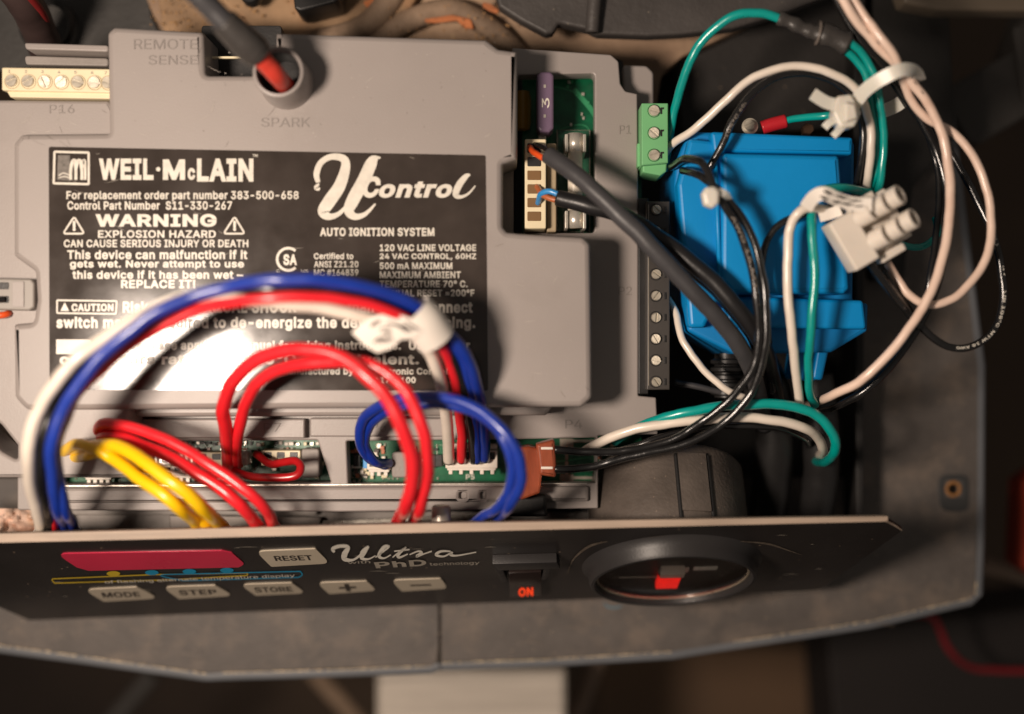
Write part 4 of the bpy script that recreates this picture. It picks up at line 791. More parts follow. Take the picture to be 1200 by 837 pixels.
def header(x0, y0, x1, y1, z, npos, body=WHITEP, plug=True, tooth=True):
    """pin header with plug: shroud > sockets, teeth"""
    o = plate('pin_header', rect(x0, y0, x1, y1), BZ+z, z, body, ctl, bevel=1, r=1.5)
    step = (x1-x0)/npos
    for i in range(npos):
        cx = x0+step*(i+.5)
        plate('socket', rect(cx-step*.3, y0+2, cx+step*.3, y0+(y1-y0)*.5), BZ+z+.5, 2, BLACKP, o, bevel=.3, r=.5)
    if tooth:
        for i in range(npos+1):
            cx = x0+6+(x1-x0-12)*i/npos
            plate('latch_tooth', rect(cx-2.2, y1-2, cx+2.2, y1+7), BZ+z-4, 8, body, o, bevel=.6, r=.8)
        plate('latch_bar', rect(x0+2, y1-1, x1-2, y1+2.4), BZ+z-2, 8, body, o, bevel=.6, r=.8)
    return o
header(522, 528, 583, 549, 34, 4)
plate('header_shroud', rect(521, 520, 583, 527), BZ+30, 20, WHITEP, ctl, bevel=1)
header(430, 543, 458, 551, 30, 2); plate('relay_cap', rect(459, 530, 478, 560), BZ+34, 30, GREYD, ctl, bevel=2)
header(306, 528, 352, 546, 34, 3, CREAM, tooth=False); plate('relay_cap', rect(353, 526, 374, 560), BZ+34, 30, GREYD, ctl, bevel=2)
header(98, 548, 132, 560, 26, 3); header(190, 546, 226, 558, 28, 3); header(240, 545, 262, 556, 28, 2)
header(140, 530, 200, 548, 30, 4, CREAM); header(228, 530, 262, 548, 30, 2, CREAM)
plate('header_rail', rect(72, 549, 240, 553), BZ+12, 8, WHITEP, ctl, bevel=1)

CLEARP = mat('clear_connector_plastic', (222, 216, 206), .15, .06, 100, .1, trans=.55)
for x0, x1 in ((78, 96), (142, 168), (172, 200), (208, 228), (266, 290)): 
    hd = plate('clear_housing', rect(x0, 529, x1, 546), BZ+44, 30, CLEARP, ctl, bevel=2, r=2)
    for k in range(3): plate('crimp_pin', rect(x0+3+k*6, 532, x0+6+k*6, 543), BZ+45.5, 3, TIN, hd, bevel=.5, r=.5)
stroke('silver_seam', [(66, 569.5, 1.2), (200, 569, 1.8), (400, 568, 1.4), (688, 566.5, .8)], at_z(FZ+8.2), TIN, ctl, .4)
# ---- parts in the upper right window
fz = empty('blade_fuse', 'small purple blade fuse standing in the window of the control', 'fuse')
plate('fuse_body', [(629, 88, 3), (634, 84, 3), (645, 84, 3), (649, 88, 3), (649, 150, 3), (644, 155, 3), (633, 155, 3), (629, 150, 3)], -62, 40, PURPLE, fz, bevel=3, r=3)
text_on('lettering', '3', [(635, 127), (635, 115), (644, 115), (644, 127)], at_z(-62), PRINT, fz, rise=.5)
for y in (101, 136): plate('contact', rect(637, y-2, 640, y+2), -61.3, 2, TIN, fz, bevel=.4, r=.5)
plate('fuse_blade', rect(631, 152, 640, 168), -90, 30, TIN, fz, bevel=.5)
cc = empty('fuse_holder', 'clear holder with a white ceramic fuse between two metal clips', 'fuse holder')
plate('holder_base', rect(653, 153, 691, 272), -118, 8, mat('smoky_plastic', (60, 120, 92), .2, .05, trans=.5), cc, bevel=1, r=1)
outline_ring('holder_edge', rect(653, 153, 691, 272), 1, at_z(-117), PRINTD, cc, 1, 0)
me = tube_mesh([W(674, 158, -66), W(674, 268, -66)], 9*S, 20); link('fuse_tube', mesh_from(*me, True), CERAM, cc)
for y0, y1 in ((157, 178), (247, 268)):
    me = tube_mesh([W(674, y0, -66), W(674, y1, -66)], 9.8*S, 20); link('end_cap', mesh_from(*me, True), TIN, cc)
    for x0, x1 in ((662, 666), (683, 687)): plate('clip', rect(x0, y0, x1, y1), -56, 56, TIN, cc, bevel=1, r=1)
sk = plate('power_header', rect(615, 163, 640, 268), -46, 80, CREAM, ctl, bevel=1.5, r=2)
for i in range(6): plate('socket', rect(618, 168+i*16, 634, 179+i*16), -45, 3, BLACKP if i in (0, 1) else mat('socket_shade', (120, 88, 50), .6), sk, bevel=.5, r=1.5)
plate('header_wall', rect(641, 168, 652, 272), -60, 64, mat('header_tan', (168, 150, 122), .45), ctl, bevel=1.5, r=2)
tag(lathe('yellow_capacitor', W(612, 130, -110), Vector((0, 1, 0)), [(0, -26), (9, -24), (11, -15), (11, 15), (9, 24), (0, 26)], YCAP, None),
    'yellow capacitor half hidden beside the purple fuse', 'capacitor')

# ---- terminal blocks
tb = empty('cream_terminal_strip', 'cream screw terminal strip in the upper left of the control', 'terminal strip')
plate('strip_body', [(2, 79), (134, 81), (134, 109), (2, 106)], -13, 40, CREAM, tb, bevel=1.5, r=2)
plate('strip_foot', [(8, 107), (134, 109), (134, 116), (12, 114)], -17, 30, CREAM, tb, bevel=1, r=1)
sm = screw_mesh(7.2, 3.5)
for i in range(7):
    x = 14+i*19.4
    if i == 6: x = 127
    lathe('screw_well', W(x, 95.5+i*.3, -12.7), Vector((0, 0, 1)), [(9, .3), (9, 0), (7, -.6)], mat('well_cream', (176, 160, 130), .5) if i == 0 else MATS['well_cream'], tb, seg=20)
    put_screw(sm, x, 95.5+i*.3, -14, tb)
    text_on('position_mark', str(i+1), (x-4.5, 82+i*.3, x-1.5, 85.5+i*.3), at_z(-13), PRINTD, tb)
gt = empty('green_terminal_block', 'green three way screw terminal block marked L N E', 'terminal block')
plate('block_body', [(752, 121, 1), (783, 121, 1), (783, 191, 1), (752, 194, 1)], -48, 70, GREENT, gt, bevel=1.2, r=1)
plate('block_foot', [(753, 190), (782, 190), (781, 201), (774, 206), (753, 202)], -58, 50, GREENT, gt, bevel=2, r=2)
plate('block_key', [(747, 168), (754, 168), (754, 194), (747, 196)], -70, 30, GREENT, gt, bevel=1, r=1)
sg = screw_mesh(6.6, 3.5)
for i, y in enumerate((130, 156, 182)):
    lathe('screw_well', W(766.5, y, -47.6), Vector((0, 0, 1)), [(8, .2), (8, 0), (6.5, -.6)], mat('well_green', (52, 96, 62), .5) if i == 0 else MATS['well_green'], gt, seg=20)
    put_screw(sg, 766.5, y, -48.5, gt)
    text_on('position_mark', 'r', (774, y-4, 778, y+4), at_z(-48), BLACKP, gt, bold=.03)
bt = empty('black_terminal_block', 'long dark terminal block with a row of slotted screws beside the transformer', 'terminal block')
plate('block_body', [(758, 236), (785, 236), (785, 457), (758, 457)], -58, 60, BLACKT, bt, bevel=1.2, r=1)
plate('block_rail', [(748, 232), (760, 232), (760, 462), (748, 462)], -78, 40, BLACKP, bt, bevel=1.2, r=1)
stroke('mould_line', [(760, 240, .8), (760, 350, .8), (760, 452, .8)], at_z(-58), PRINTD, bt, .5)
sb = screw_mesh(5.8, 4)
for i in range(9):
    y = 246+i*25.2
    lathe('screw_well', W(768.5, y, -57.6), Vector((0, 0, 1)), [(7.6, .2), (7.6, 0), (5.8, -.6)], BLACKP, bt, seg=20)
    put_screw(sb, 769, y, -58.5, bt)
    plate('position_slot', rect(778, y-4, 781, y+4), -57, 2, BLACKP, bt, bevel=.3, r=.4)
# grey plug in the left notch
lp = empty('grey_plug', 'light grey connector plug in the notch at the left edge', 'connector')
plate('plug_body', [(-60, 325), (36, 327), (40, 332), (40, 360), (34, 364), (-60, 362)], 2, 40, GREYD and mat('plug_grey', (140, 134, 128), .4, .05), lp, bevel=2, r=3)
for y in (335, 351): plate('plug_slot', rect(-40, y-4, 10, y+4), 3, 3, BLACKP, lp, bevel=.5, r=1.5)
plate('plug_face', rect(14, 330, 28, 360), 3.4, 3, GREY, lp, bevel=.5, r=1)
tag(wire([(-60, 372, -5), (0, 369, -4), (12, 366, -20)], 8, ORNG, 'wire'), 'short orange brown wire under the grey plug at the left edge', 'wire')
tag(wire([(-60, 350, 22), (-20, 352, 12), (6, 351, 4)], 7, BLACKW, 'wire'), 'short black wire entering the grey plug at the left edge', 'wire')

# ------------------------------------------------------------------ display panel, seen at a grazing angle
A = W(0, 636, 20); Bq = W(1040, 611, 20)
al = math.radians(28)
e1 = (Bq-A).normalized()
dn0 = Vector((0, -math.sin(al), -math.cos(al)))
pn = e1.cross(dn0).normalized()
if pn.y > 0: pn = -pn
camp = Vector((0, 0, D*S))
def onp(px, py, h=0):
    ray = W(px, py, 0)-camp
    q = intersect_line_plane(camp, camp+ray*3, A, pn)
    return q+pn*(h*S)
pan = empty('display_panel', 'black membrane display panel with cream buttons and pink readout window', 'panel')
pout = [(-90, 638), (0, 636), (1040, 611), (1057, 622), (962, 691), (910, 694), (500, 709), (34, 727), (-90, 672)]
prism('panel_sheet', [onp(x, y) for x, y in pout], -pn*5*S, PANELM, pan)
# folded metal top edge
tw = [(W(-90, 638, 20), W(-90, 626, 20)), (W(0, 636, 20), W(0, 625.5, 20)), (W(500, 624, 20), W(500, 613.5, 20)), (W(800, 616.6, 20), W(800, 608.6, 20)), (W(1040, 611, 20), W(1040, 605, 20))]
V = []; F = []
for a, b in tw: V += [a+Vector((0, 0, 1.2*S)), b+Vector((0, 0, 1.2*S)), b+Vector((0, 0, -14*S)), a+Vector((0, .5*S, -5*S))]
for i in range(4):
    for k in range(4): F.append((4*i+k, 4*i+(k+1) % 4, 4*i+4+(k+1) % 4, 4*i+4+k))
F += [(0, 1, 2, 3), (19, 18, 17, 16)]
link('top_fold', mesh_from(V, F), PANEDGE, pan)
stroke('edge_fold', [(1038, 610, 1.5), (1048, 615, 2), (1057, 621, 1)], onp, PANEDGE, pan, rise=.8)
stroke('edge_fold', [(905, 694, .8), (940, 693, .8), (962, 690, .5)], onp, PRINTD, pan, rise=.6)
def membrane(name, pts, m, r=4, th=1.2):
    q = fillet(pts, r); return prism(name, [onp(p.x, p.y, th) for p in q], -pn*th*.95*S, m, pan)
membrane('readout_window', [(66, 648), (260, 644.5), (272, 647), (287, 660), (280, 664), (104, 668), (90, 664)], PINKD, 4)
BL = mat('button_print', (50, 44, 40), .5)
for pts, s in (([(98, 690), (160, 687), (188, 700), (122, 704)], 'MODE'), ([(190, 687), (252, 685), (275, 697), (210, 701)], 'STEP'), ([(281, 684), (342, 682), (359, 694), (300, 697)], 'STORE'),
               ([(371, 682), (430, 680), (442, 691), (386, 695)], '+'), ([(458, 679), (517, 677), (525, 688.5), (471, 692)], '–'), ([(300, 645), (370, 642), (387, 659), (318, 663)], 'RESET')):
    b = membrane('button', pts, BTN, 4, 1.6)
    cx = sum(p[0] for p in pts)/4; cy = sum(p[1] for p in pts)/4
    hw, hh = (22, 3) if len(s) > 2 else ((10, 4.4) if s == '+' else (12, .8))
    text_on('lettering', s, [(cx-hw-1.5, cy-hh+.6), (cx+hw-1.5, cy-hh-.4), (cx+hw+1.5, cy+hh-.4), (cx-hw+1.5, cy+hh+.6)], onp, BL, b, .02, rise=2)
outline_ring('status_outline', [(60, 678), (180, 673), (290, 671), (290, 674), (200, 679), (64, 683)], 1.4, onp, PYEL, pan, .6, 2)
outline_ring('status_outline', [(180, 673), (352, 669), (355, 673), (350, 676), (215, 680)], 1.3, onp, PBLU, pan, .8, 2)
for x, y, m in ((133, 671.5, PYEL), (178, 670.3, PBLU), (222, 669, PBLU), (266, 667.6, PBLU)):
    patch('status_lens', [(x+8*math.cos(a/16*2*math.pi), y+3*math.sin(a/16*2*math.pi)) for a in range(16)], onp, m, pan, 1)
text_on('lettering', 'of flashing alternate temperature display', [(122, 679.5), (345, 671.5), (346, 676), (124, 684)], onp, PRINT, pan, 0, rise=1.2)
# Ultra, brush script
for q in ([(392, 646, 2), (390, 642, 3), (398, 639, 3), (408, 640, 3), (404, 648, 5), (404, 654, 4), (414, 655, 2), (424, 648, 2)], [(432, 639, 2), (426, 646, 5), (424, 653, 3), (432, 654, 1.5), (440, 650, 1)],
          [(440, 652, 1), (452, 643, 1.5), (456, 639, 1.5), (450, 640, 3), (444, 650, 3), (450, 653, 1.5), (458, 649, 1)], [(460, 652, 1), (470, 644, 1.4), (476, 640, 1), (467, 648, 3), (468, 652, 2), (478, 648, 1)],
          [(462, 645, 1.2), (480, 643, 1.2)], [(480, 649, 1), (490, 645, 1.4), (494, 647, 2.6), (488, 651, 2.4), (497, 648, 1.2), (506, 645, 1.2)],
          [(528, 645, 1.2), (517, 645, 2), (511, 649, 2.5), (520, 651, 1.5), (530, 646, 1.5), (528, 649, 2.4), (536, 650, 1.4), (558, 646, 1)]):
    stroke('script_letter', [(a, b, c*1.35) for a, b, c in q], onp, PRINT, pan, 1.2, 5)
text_on('lettering', 'PhD', [(438, 658), (499, 654.6), (500, 662), (441, 665)], onp, PRINTD, pan, .03, rise=1.2)
text_on('lettering', 'with', [(407, 657), (434, 656), (434, 659), (408, 660)], onp, PRINTD, pan, .01, rise=1.2)
text_on('lettering', 'technology', [(503, 658.5), (562, 656.6), (562, 661), (504, 663)], onp, PRINTD, pan, .01, rise=1.2)
for q in ([(665, 672, .5), (672, 655, 2), (690, 640, 3), (712, 634, 1)], [(868, 634, .6), (900, 637, 2.2), (928, 646, 1), (940, 650, .3)], [(760, 629, .3), (800, 627.5, .9), (850, 630, .3)]):
    stroke('scuff_mark', q, onp, mat('panel_scuff', (92, 82, 72), .45, .3, 600) if 'panel_scuff' not in MATS else MATS['panel_scuff'], pan, .5)
for i in range(16):
    x = random.uniform(20, 960); y = random.uniform(645, 700)-x*.02; l = random.uniform(4, 26)
    stroke('scratch', [(x, y, .1), (x+l/2, y-.4, .5), (x+l, y-.2, .1)], onp, PRINTD, pan, .45, 3)
# rocker switch in its raised frame
sw = empty('rocker_switch', 'black rocker switch with glowing ON lettering beside the gauge', 'switch')
def pbox(name, pts, h0, h1, m, par, bevel=0): return prism(name, [onp(x, y, h1) for x, y in pts], -pn*(h1-h0)*S, m, par, bevel)
pbox('frame', [(577, 650), (652, 648), (656, 656), (584, 658)], 0, 12, BEZEL, sw, 1)
pbox('frame', [(577, 652), (586, 652), (594, 672), (588, 676)], 0, 9, BEZEL, sw, 1)
pbox('frame', [(640, 652), (650, 650), (640, 672), (633, 674)], 0, 8, BEZEL, sw, 1)
pbox('rocker_well', [(590, 658), (641, 656), (640, 694), (592, 696)], 0, 3, BLACKP, sw, .6)
pbox('rocker', [(596, 664), (634, 662.5), (634, 691), (597, 693)], 0, 9, mat('rocker_black', (40, 32, 30), .22), sw, 1)
text_on('lettering', 'ON', [(607.5, 681), (624.5, 680), (624.5, 690), (607.5, 691)], onp, ONRED, sw, .03, rise=9.6)
# gauge
gc = onp(787, 662)
ga = empty('round_gauge', 'round black temperature gauge with glossy bezel and red indicator', 'gauge')
lathe('gauge_bezel', gc, pn, [(113, 0), (109, 4), (106, 12), (104.5, 20), (102.5, 23.5), (99, 24), (97, 22), (96, 14)], BEZEL, ga, seg=72, deg=25)
lathe('chrome_ring', gc, pn, [(96, 14), (95.5, 16), (93, 16), (92.5, 12)], mat('inner_ring_grey', (170, 156, 136), .28, .1, metal=.5), ga, seg=72)
lathe('dial', gc, pn, [(0, 1), (96, 1)], DIAL, ga, seg=48)
lathe('glass', gc, pn, [(0, 15.2), (92.5, 15.2), (92.5, 14), (0, 14)], mat('gauge_glass', (250, 250, 250), .03, .01, trans=1.), ga, seg=48)
up = -dn0
g1 = gc+up*10*S
pbx = lambda name, cx, cy, hw, hh, h0, h1, m: prism(name, [gc+e1*((cx-hw)*S)+up*((cy+hh)*S)+pn*h1*S, gc+e1*((cx+hw)*S)+up*((cy+hh)*S)+pn*h1*S, gc+e1*((cx+hw)*S)+up*((cy-hh)*S)+pn*h1*S, gc+e1*((cx-hw)*S)+up*((cy-hh)*S)+pn*h1*S], -pn*(h1-h0)*S, m, ga, 1)
lathe('needle_hub', gc+e1*(-1)*S+up*-14*S, pn, [(0, 9), (14, 9), (15, 6), (15, 1)], mat('hub_grey', (110, 100, 92), .4), ga)
pbx('red_lamp', 0, -40, 14, 26, 1, 10, LAMPR)
pbx('lamp_cap', 1, -6, 15, 9, 1, 12, mat('cap_grey', (196, 182, 170), .35))
pbx('dial_mark', 44, -10, 15, 6, 1, 2, PRINT); pbx('dial_mark', 20, -14, 3, 8, 1, 2, PRINT); pbx('needle', -30, -34, 34, 1.4, 3, 4, PRINTD)
for k in range(25):
    a = math.radians(-30+k*10); rr = 80
    c = gc+e1*(rr*math.cos(a)*S)+up*(rr*math.sin(a)*S)+pn*1.4*S; d1 = (e1*math.cos(a)+up*math.sin(a)); d2 = pn.cross(d1)
    link('tick_mark', mesh_from([c-d1*4*S-d2*.6*S, c+d1*3*S-d2*.6*S, c+d1*3*S+d2*.6*S, c-d1*4*S+d2*.6*S], [(0, 1, 2, 3)]), PRINTD, ga)
GB = mat('gauge_body_black', (88, 80, 74), .42, .28, 90, .5, 900, speck=((170, 150, 130), 420, .09, .5))
lathe('gauge_body', gc, pn, [(96, -5), (97, -20), (101, -22), (101, -118), (97, -124), (60, -128), (0, -130)], GB, ga, seg=64)
for xx in (2, 42):
    c0 = gc+e1*xx*S; q = [c0+up*(102*math.cos(math.asin(min(1, xx/102)))-1)*S-pn*(25)*S, c0+up*(102*math.cos(math.asin(min(1, xx/102)))-1)*S-pn*(108)*S]
    me = tube_mesh(q, 2.6*S, 8); link('groove', mesh_from(*me), BLACKP, ga)
prism('clamp_strap', [gc+e1*(4)*S+up*104*S-pn*34*S, gc+e1*(40)*S+up*97*S-pn*34*S, gc+e1*(40)*S+up*97*S-pn*110*S, gc+e1*4*S+up*104*S-pn*110*S], -up*8*S, GB, ga, 1)
me = tube_mesh([gc+e1*(-96+2*0)*S*math.cos(.35)+up*96*math.sin(.35)*S-pn*30*S, gc+e1*(-96)*S*math.cos(.35)+up*96*math.sin(.35)*S-pn*108*S], 3*S, 8); link('seam', mesh_from(*me, True), GB, ga)

# ------------------------------------------------------------------ transformer
tr = empty('blue_transformer', 'bright blue moulded transformer block under the wires', 'transformer')
plate('bobbin_frame', [(806, 158, 6), (815, 154, 6), (998, 160, 4), (1002, 170, 4), (1000, 352), (1018, 356, 4), (1017, 388, 4), (975, 413, 8), (860, 415, 8), (806, 388, 6), (790, 215, 4), (792, 190, 6)], -60, 140, TRAFOF, tr, bevel=5)
plate('coil_cover', [(833, 154, 4), (1000, 161, 3), (999, 181, 3), (836, 178, 4)], -32, 80, TRAFO, tr, bevel=4)
plate('coil_cover', [(846, 179, 6), (984, 182, 5), (996, 338, 5), (990, 344, 4), (858, 344, 5), (845, 330, 5)], -16, 80, TRAFO, tr, bevel=6)
plate('side_wall', [(808, 162, 5), (845, 166, 5), (848, 340, 5), (826, 384, 6), (808, 384, 6), (794, 216, 5)], -38, 90, TRAFO, tr, bevel=5)
plate('foot_rib', [(852, 347, 5), (1012, 352, 5), (1016, 386, 5), (852, 384, 5)], -40, 90, TRAFO, tr, bevel=4)
me = tube_mesh([W(838, 180, -22), W(844, 335, -20)], 3*S, 8); link('rib', mesh_from(*me, True), TRAFO, tr)
for x in (936, 958): plate('leg', [(x, 408), (x+14, 408), (x+6, 446), (x-6, 444)], -90, 60, TRAFO, tr, bevel=3)
plate('foot_plate', [(930, 434), (958, 436), (956, 446), (932, 446)], -100, 30, TRAFO, tr, bevel=2)
co = empty('ribbed_bushing', 'black ribbed cable bushing below the transformer', 'bushing')
for i in range(5):
    c = W(852, 424+i*9, -120)
    lathe('rib', c, Vector((0, 1, 0)), [(16, -4), (21, -2), (21, 2), (16, 4)], BLACKP, co, seg=24)
lathe('core', W(852, 440, -120), Vector((0, 1, 0)), [(0, -28), (16, -28), (16, 28), (0, 28)], BLACKP, co, seg=24)

# crimp terminal above the transformer
cr = empty('ring_terminal', 'red insulated ring terminal screwed down above the blue transformer', 'terminal')
me = tube_mesh(wpath([(893, 150, -60), (905, 146, -58), (921, 142, -56)], 6), 8.5*S, 14); link('sleeve', mesh_from(*me, True), mat('red_crimp', (200, 40, 50), .3, .1, trans=.2), cr)
lathe('ring', W(879, 148, -66), Vector((0, 0, 1)), [(0, 4), (6, 4), (7, 0), (10, 0), (10, -3)], STEEL, cr, seg=20)
put_screw(screw_mesh(6.5), 878, 147, -62, cr)
tag(lathe('hex_nut', W(946, 152, -120), Vector((0, 0, 1)), [(0, 6), (7, 6), (8, 4), (8, -6)], mat('rusty_nut', (110, 84, 66), .5, .3, metal=.6), None, seg=6),
    'small rusty hex nut above the transformer', 'nut')

# ------------------------------------------------------------------ wires and cables
GB1 = 'wires of the big loop bundle'
def W_(label, pts, width, m, group=None, **k):
    cat = k.pop('cat', 'wire')
    if group == GB1 or group == 'red wires looping over the front connectors': pts = [(a, b, (c*(.66 if a > 250 or group != GB1 else .56)) if c > 0 else c) for a, b, c in pts]
    if group in (GB1, 'red wires looping over the front connectors', 'yellow wires running from the connector down to the panel', 'blue wires looping from the front connector to the panel') and pts[-1][1] > 600:
        # the far ends dive behind the top edge of the display panel
        keep = [p for p in pts if p[1] < 598 or p is pts[0]]; q = [p for p in pts if p[1] >= 598][0]; l = keep[-1]
        f = (604-l[1])/(q[1]-l[1]); x = l[0]+(q[0]-l[0])*f; sx = (q[0]-l[0])/(q[1]-l[1])
        keep = [(a, b, c if b < 540 or a_ == 0 else min(c, 60+(598-b)*1.6)) for a_, (a, b, c) in enumerate(keep)]
        e = 8 if x < 400 else 0
        pts = keep+[(x+sx*e, 604+e, 8), (x+sx*(e+8), 613+e, -50), (x+sx*(e+12), 618+e, -130)]
    o = wire(pts, width, m, k.pop('name', 'wire'), **k); tag(o, label, cat, group); return o
# spark cable
sp = empty('spark_cable', 'thick grey ignition cable with red boot plugged into the spark tube', 'cable')
wire([(205, -30, 150), (236, -1, 138), (268, 31, 122)], 25, GREYW, 'cable_jacket', sp, 20)
pa = wpath([(262, 25, 126), (274, 37, 118), (286, 49, 110), (296, 58, 102), (303, 65, 96)], 6)
n = len(pa); V, F = tube_mesh(pa, [S*(15.5+2.5*math.sin(min(1, i/n*1.3)*math.pi/2)-(1.5 if i > n*.8 else 0)) for i in range(n)], 20)
link('boot', mesh_from(V, F, True), SHRINK, sp)
wire([(298, 60, 98), (312, 74, 88), (326, 90, 70), (338, 104, 20)], 21, SILIC, 'silicone_tip', sp, 20)

# big bundle: white, blue, black, red rising from the front connector, arching left
def arch(off, z0, ox=0):
    """off: distance outwards from the bundle's middle line in px"""
    mid = [(548, 540, -90), (548, 500, -30), (535, 430, 90), (505, 385, 150), (455, 358, 190), (390, 342, 220), (310, 340, 240), (230, 355, 250), (165, 388, 250), (110, 440, 240), (75, 500, 215), (62, 560, 170), (80, 625, 90), (110, 680, -10)]
    c = catmull(mid, 3); out = []
    for i, p in enumerate(c):
        a = c[max(0, i-1)]; b = c[min(len(c)-1, i+1)]
        t = Vector((b.x-a.x, b.y-a.y)).normalized(); nn = Vector((t.y, -t.x))*-1   # outward
        s = i/(len(c)-1)
        k = min(1, s*4.5)
        out.append((p.x+(nn.x*off*(1-.0*s)+ox*(1-k)) if True else 0, p.y+nn.y*off*k, p.z+z0))
    return out
W_('white wire on the outside left of the big loop over the label', [(526, 540, -88), (524, 500, -30), (515, 440, 80), (492, 400, 140), (440, 376, 170), (380, 362, 190), (300, 354, 210), (215, 350, 230), (145, 382, 250), (86, 425, 262), (46, 480, 250), (33, 540, 215), (46, 605, 130), (70, 650, 40)], 14.5, WHITEW, GB1)
W_('red wire inside the big loop, under the blue one', [(541, 540, -88), (540, 500, -30), (529, 430, 90), (503, 390, 158), (455, 365, 200), (390, 350, 230), (310, 350, 240), (235, 362, 236), (165, 396, 215), (108, 442, 195), (62, 500, 170), (47, 560, 110), (62, 615, 60), (90, 660, 20)], 12, RED, GB1)
W_('blue wire on top of the big loop over the label', [(568, 538, -88), (566, 490, -20), (549, 425, 95), (514, 379, 150), (466, 348, 195), (400, 331, 235), (330, 328, 250), (250, 340, 265), (180, 369, 270), (120, 417, 262), (79, 472, 250), (60, 530, 225), (66, 590, 160), (90, 650, 60)], 14, BLUEW, GB1)
W_('second blue wire lying under the first, seen at both feet of the loop', [(559, 540, -88), (556, 495, -25), (543, 428, 82), (512, 383, 138), (462, 352, 176), (398, 334, 205), (330, 331, 214), (250, 344, 225), (181, 372, 230), (122, 420, 225), (83, 474, 215), (66, 532, 190), (75, 592, 130), (104, 655, 40)], 12.5, BLUEW, GB1)
W_('black wire running beside the blue ones in the loop', [(555, 540, -88), (552, 498, -28), (536, 432, 82), (506, 390, 140), (458, 360, 178), (392, 342, 205), (318, 338, 215), (240, 344, 230), (166, 374, 240), (104, 420, 240), (62, 480, 226), (47, 540, 200), (56, 600, 140), (84, 655, 50)], 12, BLACKW, GB1)
# tag wrapped round the bundle
tg = empty('bundle_tag', 'white paper tag wrapped round the red and blue wire bundle', 'tag')
V, F = tube_mesh(wpath([(484, 365, 117), (497, 378, 111), (511, 397, 98)], 6), [22.5*S]*13, 28, False, .84); link('wrap', mesh_from(V, F, True), TAPE, tg)
def curl(name, pts, wv, m, par, zfun, thick=1.2):
    V = []; F = []
    q = catmull(pts, 6)
    for i, p in enumerate(q):
        a = q[max(0, i-1)]; b = q[min(len(q)-1, i+1)]; tt = Vector((b.x-a.x, b.y-a.y)).normalized(); nn = Vector((-tt.y, tt.x))*wv/2
        for sgn in (1, -1):
            for dz in (0, -thick): V.append(W(p.x+sgn*nn.x, p.y+sgn*nn.y, p.z+dz))
        if i:
            b0, b1 = 4*i-4, 4*i
            F += [(b0, b0+2, b1+2, b1), (b0+1, b1+1, b1+3, b0+3), (b0, b1, b1+1, b0+1), (b0+2, b0+3, b1+3, b1+2)]
    F += [(0, 1, 3, 2), (len(V)-4, len(V)-2, len(V)-1, len(V)-3)]
    me = mesh_from(V, F, True, name); autosmooth(me, 50); return link(name, me, m, par)
flap = [(412, 390, 128), (423, 379, 130), (440, 370, 132), (462, 367, 134), (484, 374, 132), (496, 392, 126), (484, 397, 127), (470, 398, 128), (458, 409, 126), (442, 414, 124), (428, 406, 126)]
prism('flap', [W(*p) for p in flap], Vector((0, 0, -2*S)), TAPE, tg, .4)
for q in ([(434, 383, 2), (440, 378, 3), (446, 376, 2)], [(438, 402, 2), (444, 397, 3), (449, 402, 2)], [(452, 378, 1.5), (466, 382, 2.5), (478, 390, 1.5)], [(443, 386, 1), (450, 384, 2), (457, 386, 1)], [(446, 392, 1), (452, 390, 3), (456, 394, 1)], [(448, 400, 1), (453, 397, 2.4), (457, 401, 1)], [(470, 380, 1), (476, 384, 1.4), (484, 388, 1)], [(474, 376, 1), (486, 384, 1.4), (492, 390, .6)]):
    stroke('ink_mark', q, at_z(132), mat('tag_ink', (70, 62, 58), .6) if 'tag_ink' not in MATS else MATS['tag_ink'], tg, 2.5, 4)

# red loops in the middle
GR = 'red wires looping over the front connectors'
W_('red wire of the middle pair, outer loop', [(268, 548, -70), (266, 510, -10), (262, 478, 50), (275, 445, 100), (305, 420, 140), (345, 410, 165), (395, 418, 185), (440, 450, 200), (472, 500, 195), (484, 550, 165), (476, 592, 110), (450, 640, 0)], 16, RED, GR)
W_('red wire of the middle pair, inner loop', [(276, 548, -74), (278, 515, -20), (288, 475, 40), (305, 445, 90), (345, 428, 130), (395, 424, 160), (440, 430, 175), (475, 460, 180), (496, 505, 175), (501, 550, 150), (492, 595, 95), (470, 645, 0)], 14.5, RED, GR)
W_('dark red wire coiled in front of the connector below the P7 mark', [(300, 532, -90), (318, 544, -60), (345, 540, -40), (353, 548, -30), (345, 558, -26), (315, 560, -30), (290, 558, -40), (275, 552, -60)], 10, REDB, GR)
W_('red wire running to the panel, upper of the left pair', [(128, 512, -40), (116, 505, -10), (124, 497, 20), (160, 503, 40), (215, 525, 60), (265, 558, 75), (305, 590, 70), (325, 622, 40), (332, 660, -10)], 13.5, RED, GR)
W_('red wire running to the panel, lower of the left pair', [(130, 520, -50), (120, 512, -10), (140, 512, 20), (190, 532, 40), (240, 560, 60), (280, 590, 62), (306, 620, 40), (320, 655, -10)], 15, RED, GR)
W_('short red wire entering the far left connector', [(100, 545, -95), (112, 541, -70), (150, 546, -60), (200, 558, -60)], 8, REDB, GR)
W_('short red wire between the cream connectors', [(228, 545, -95), (236, 555, -70), (262, 556, -64), (282, 544, -80)], 9, REDB, GR)
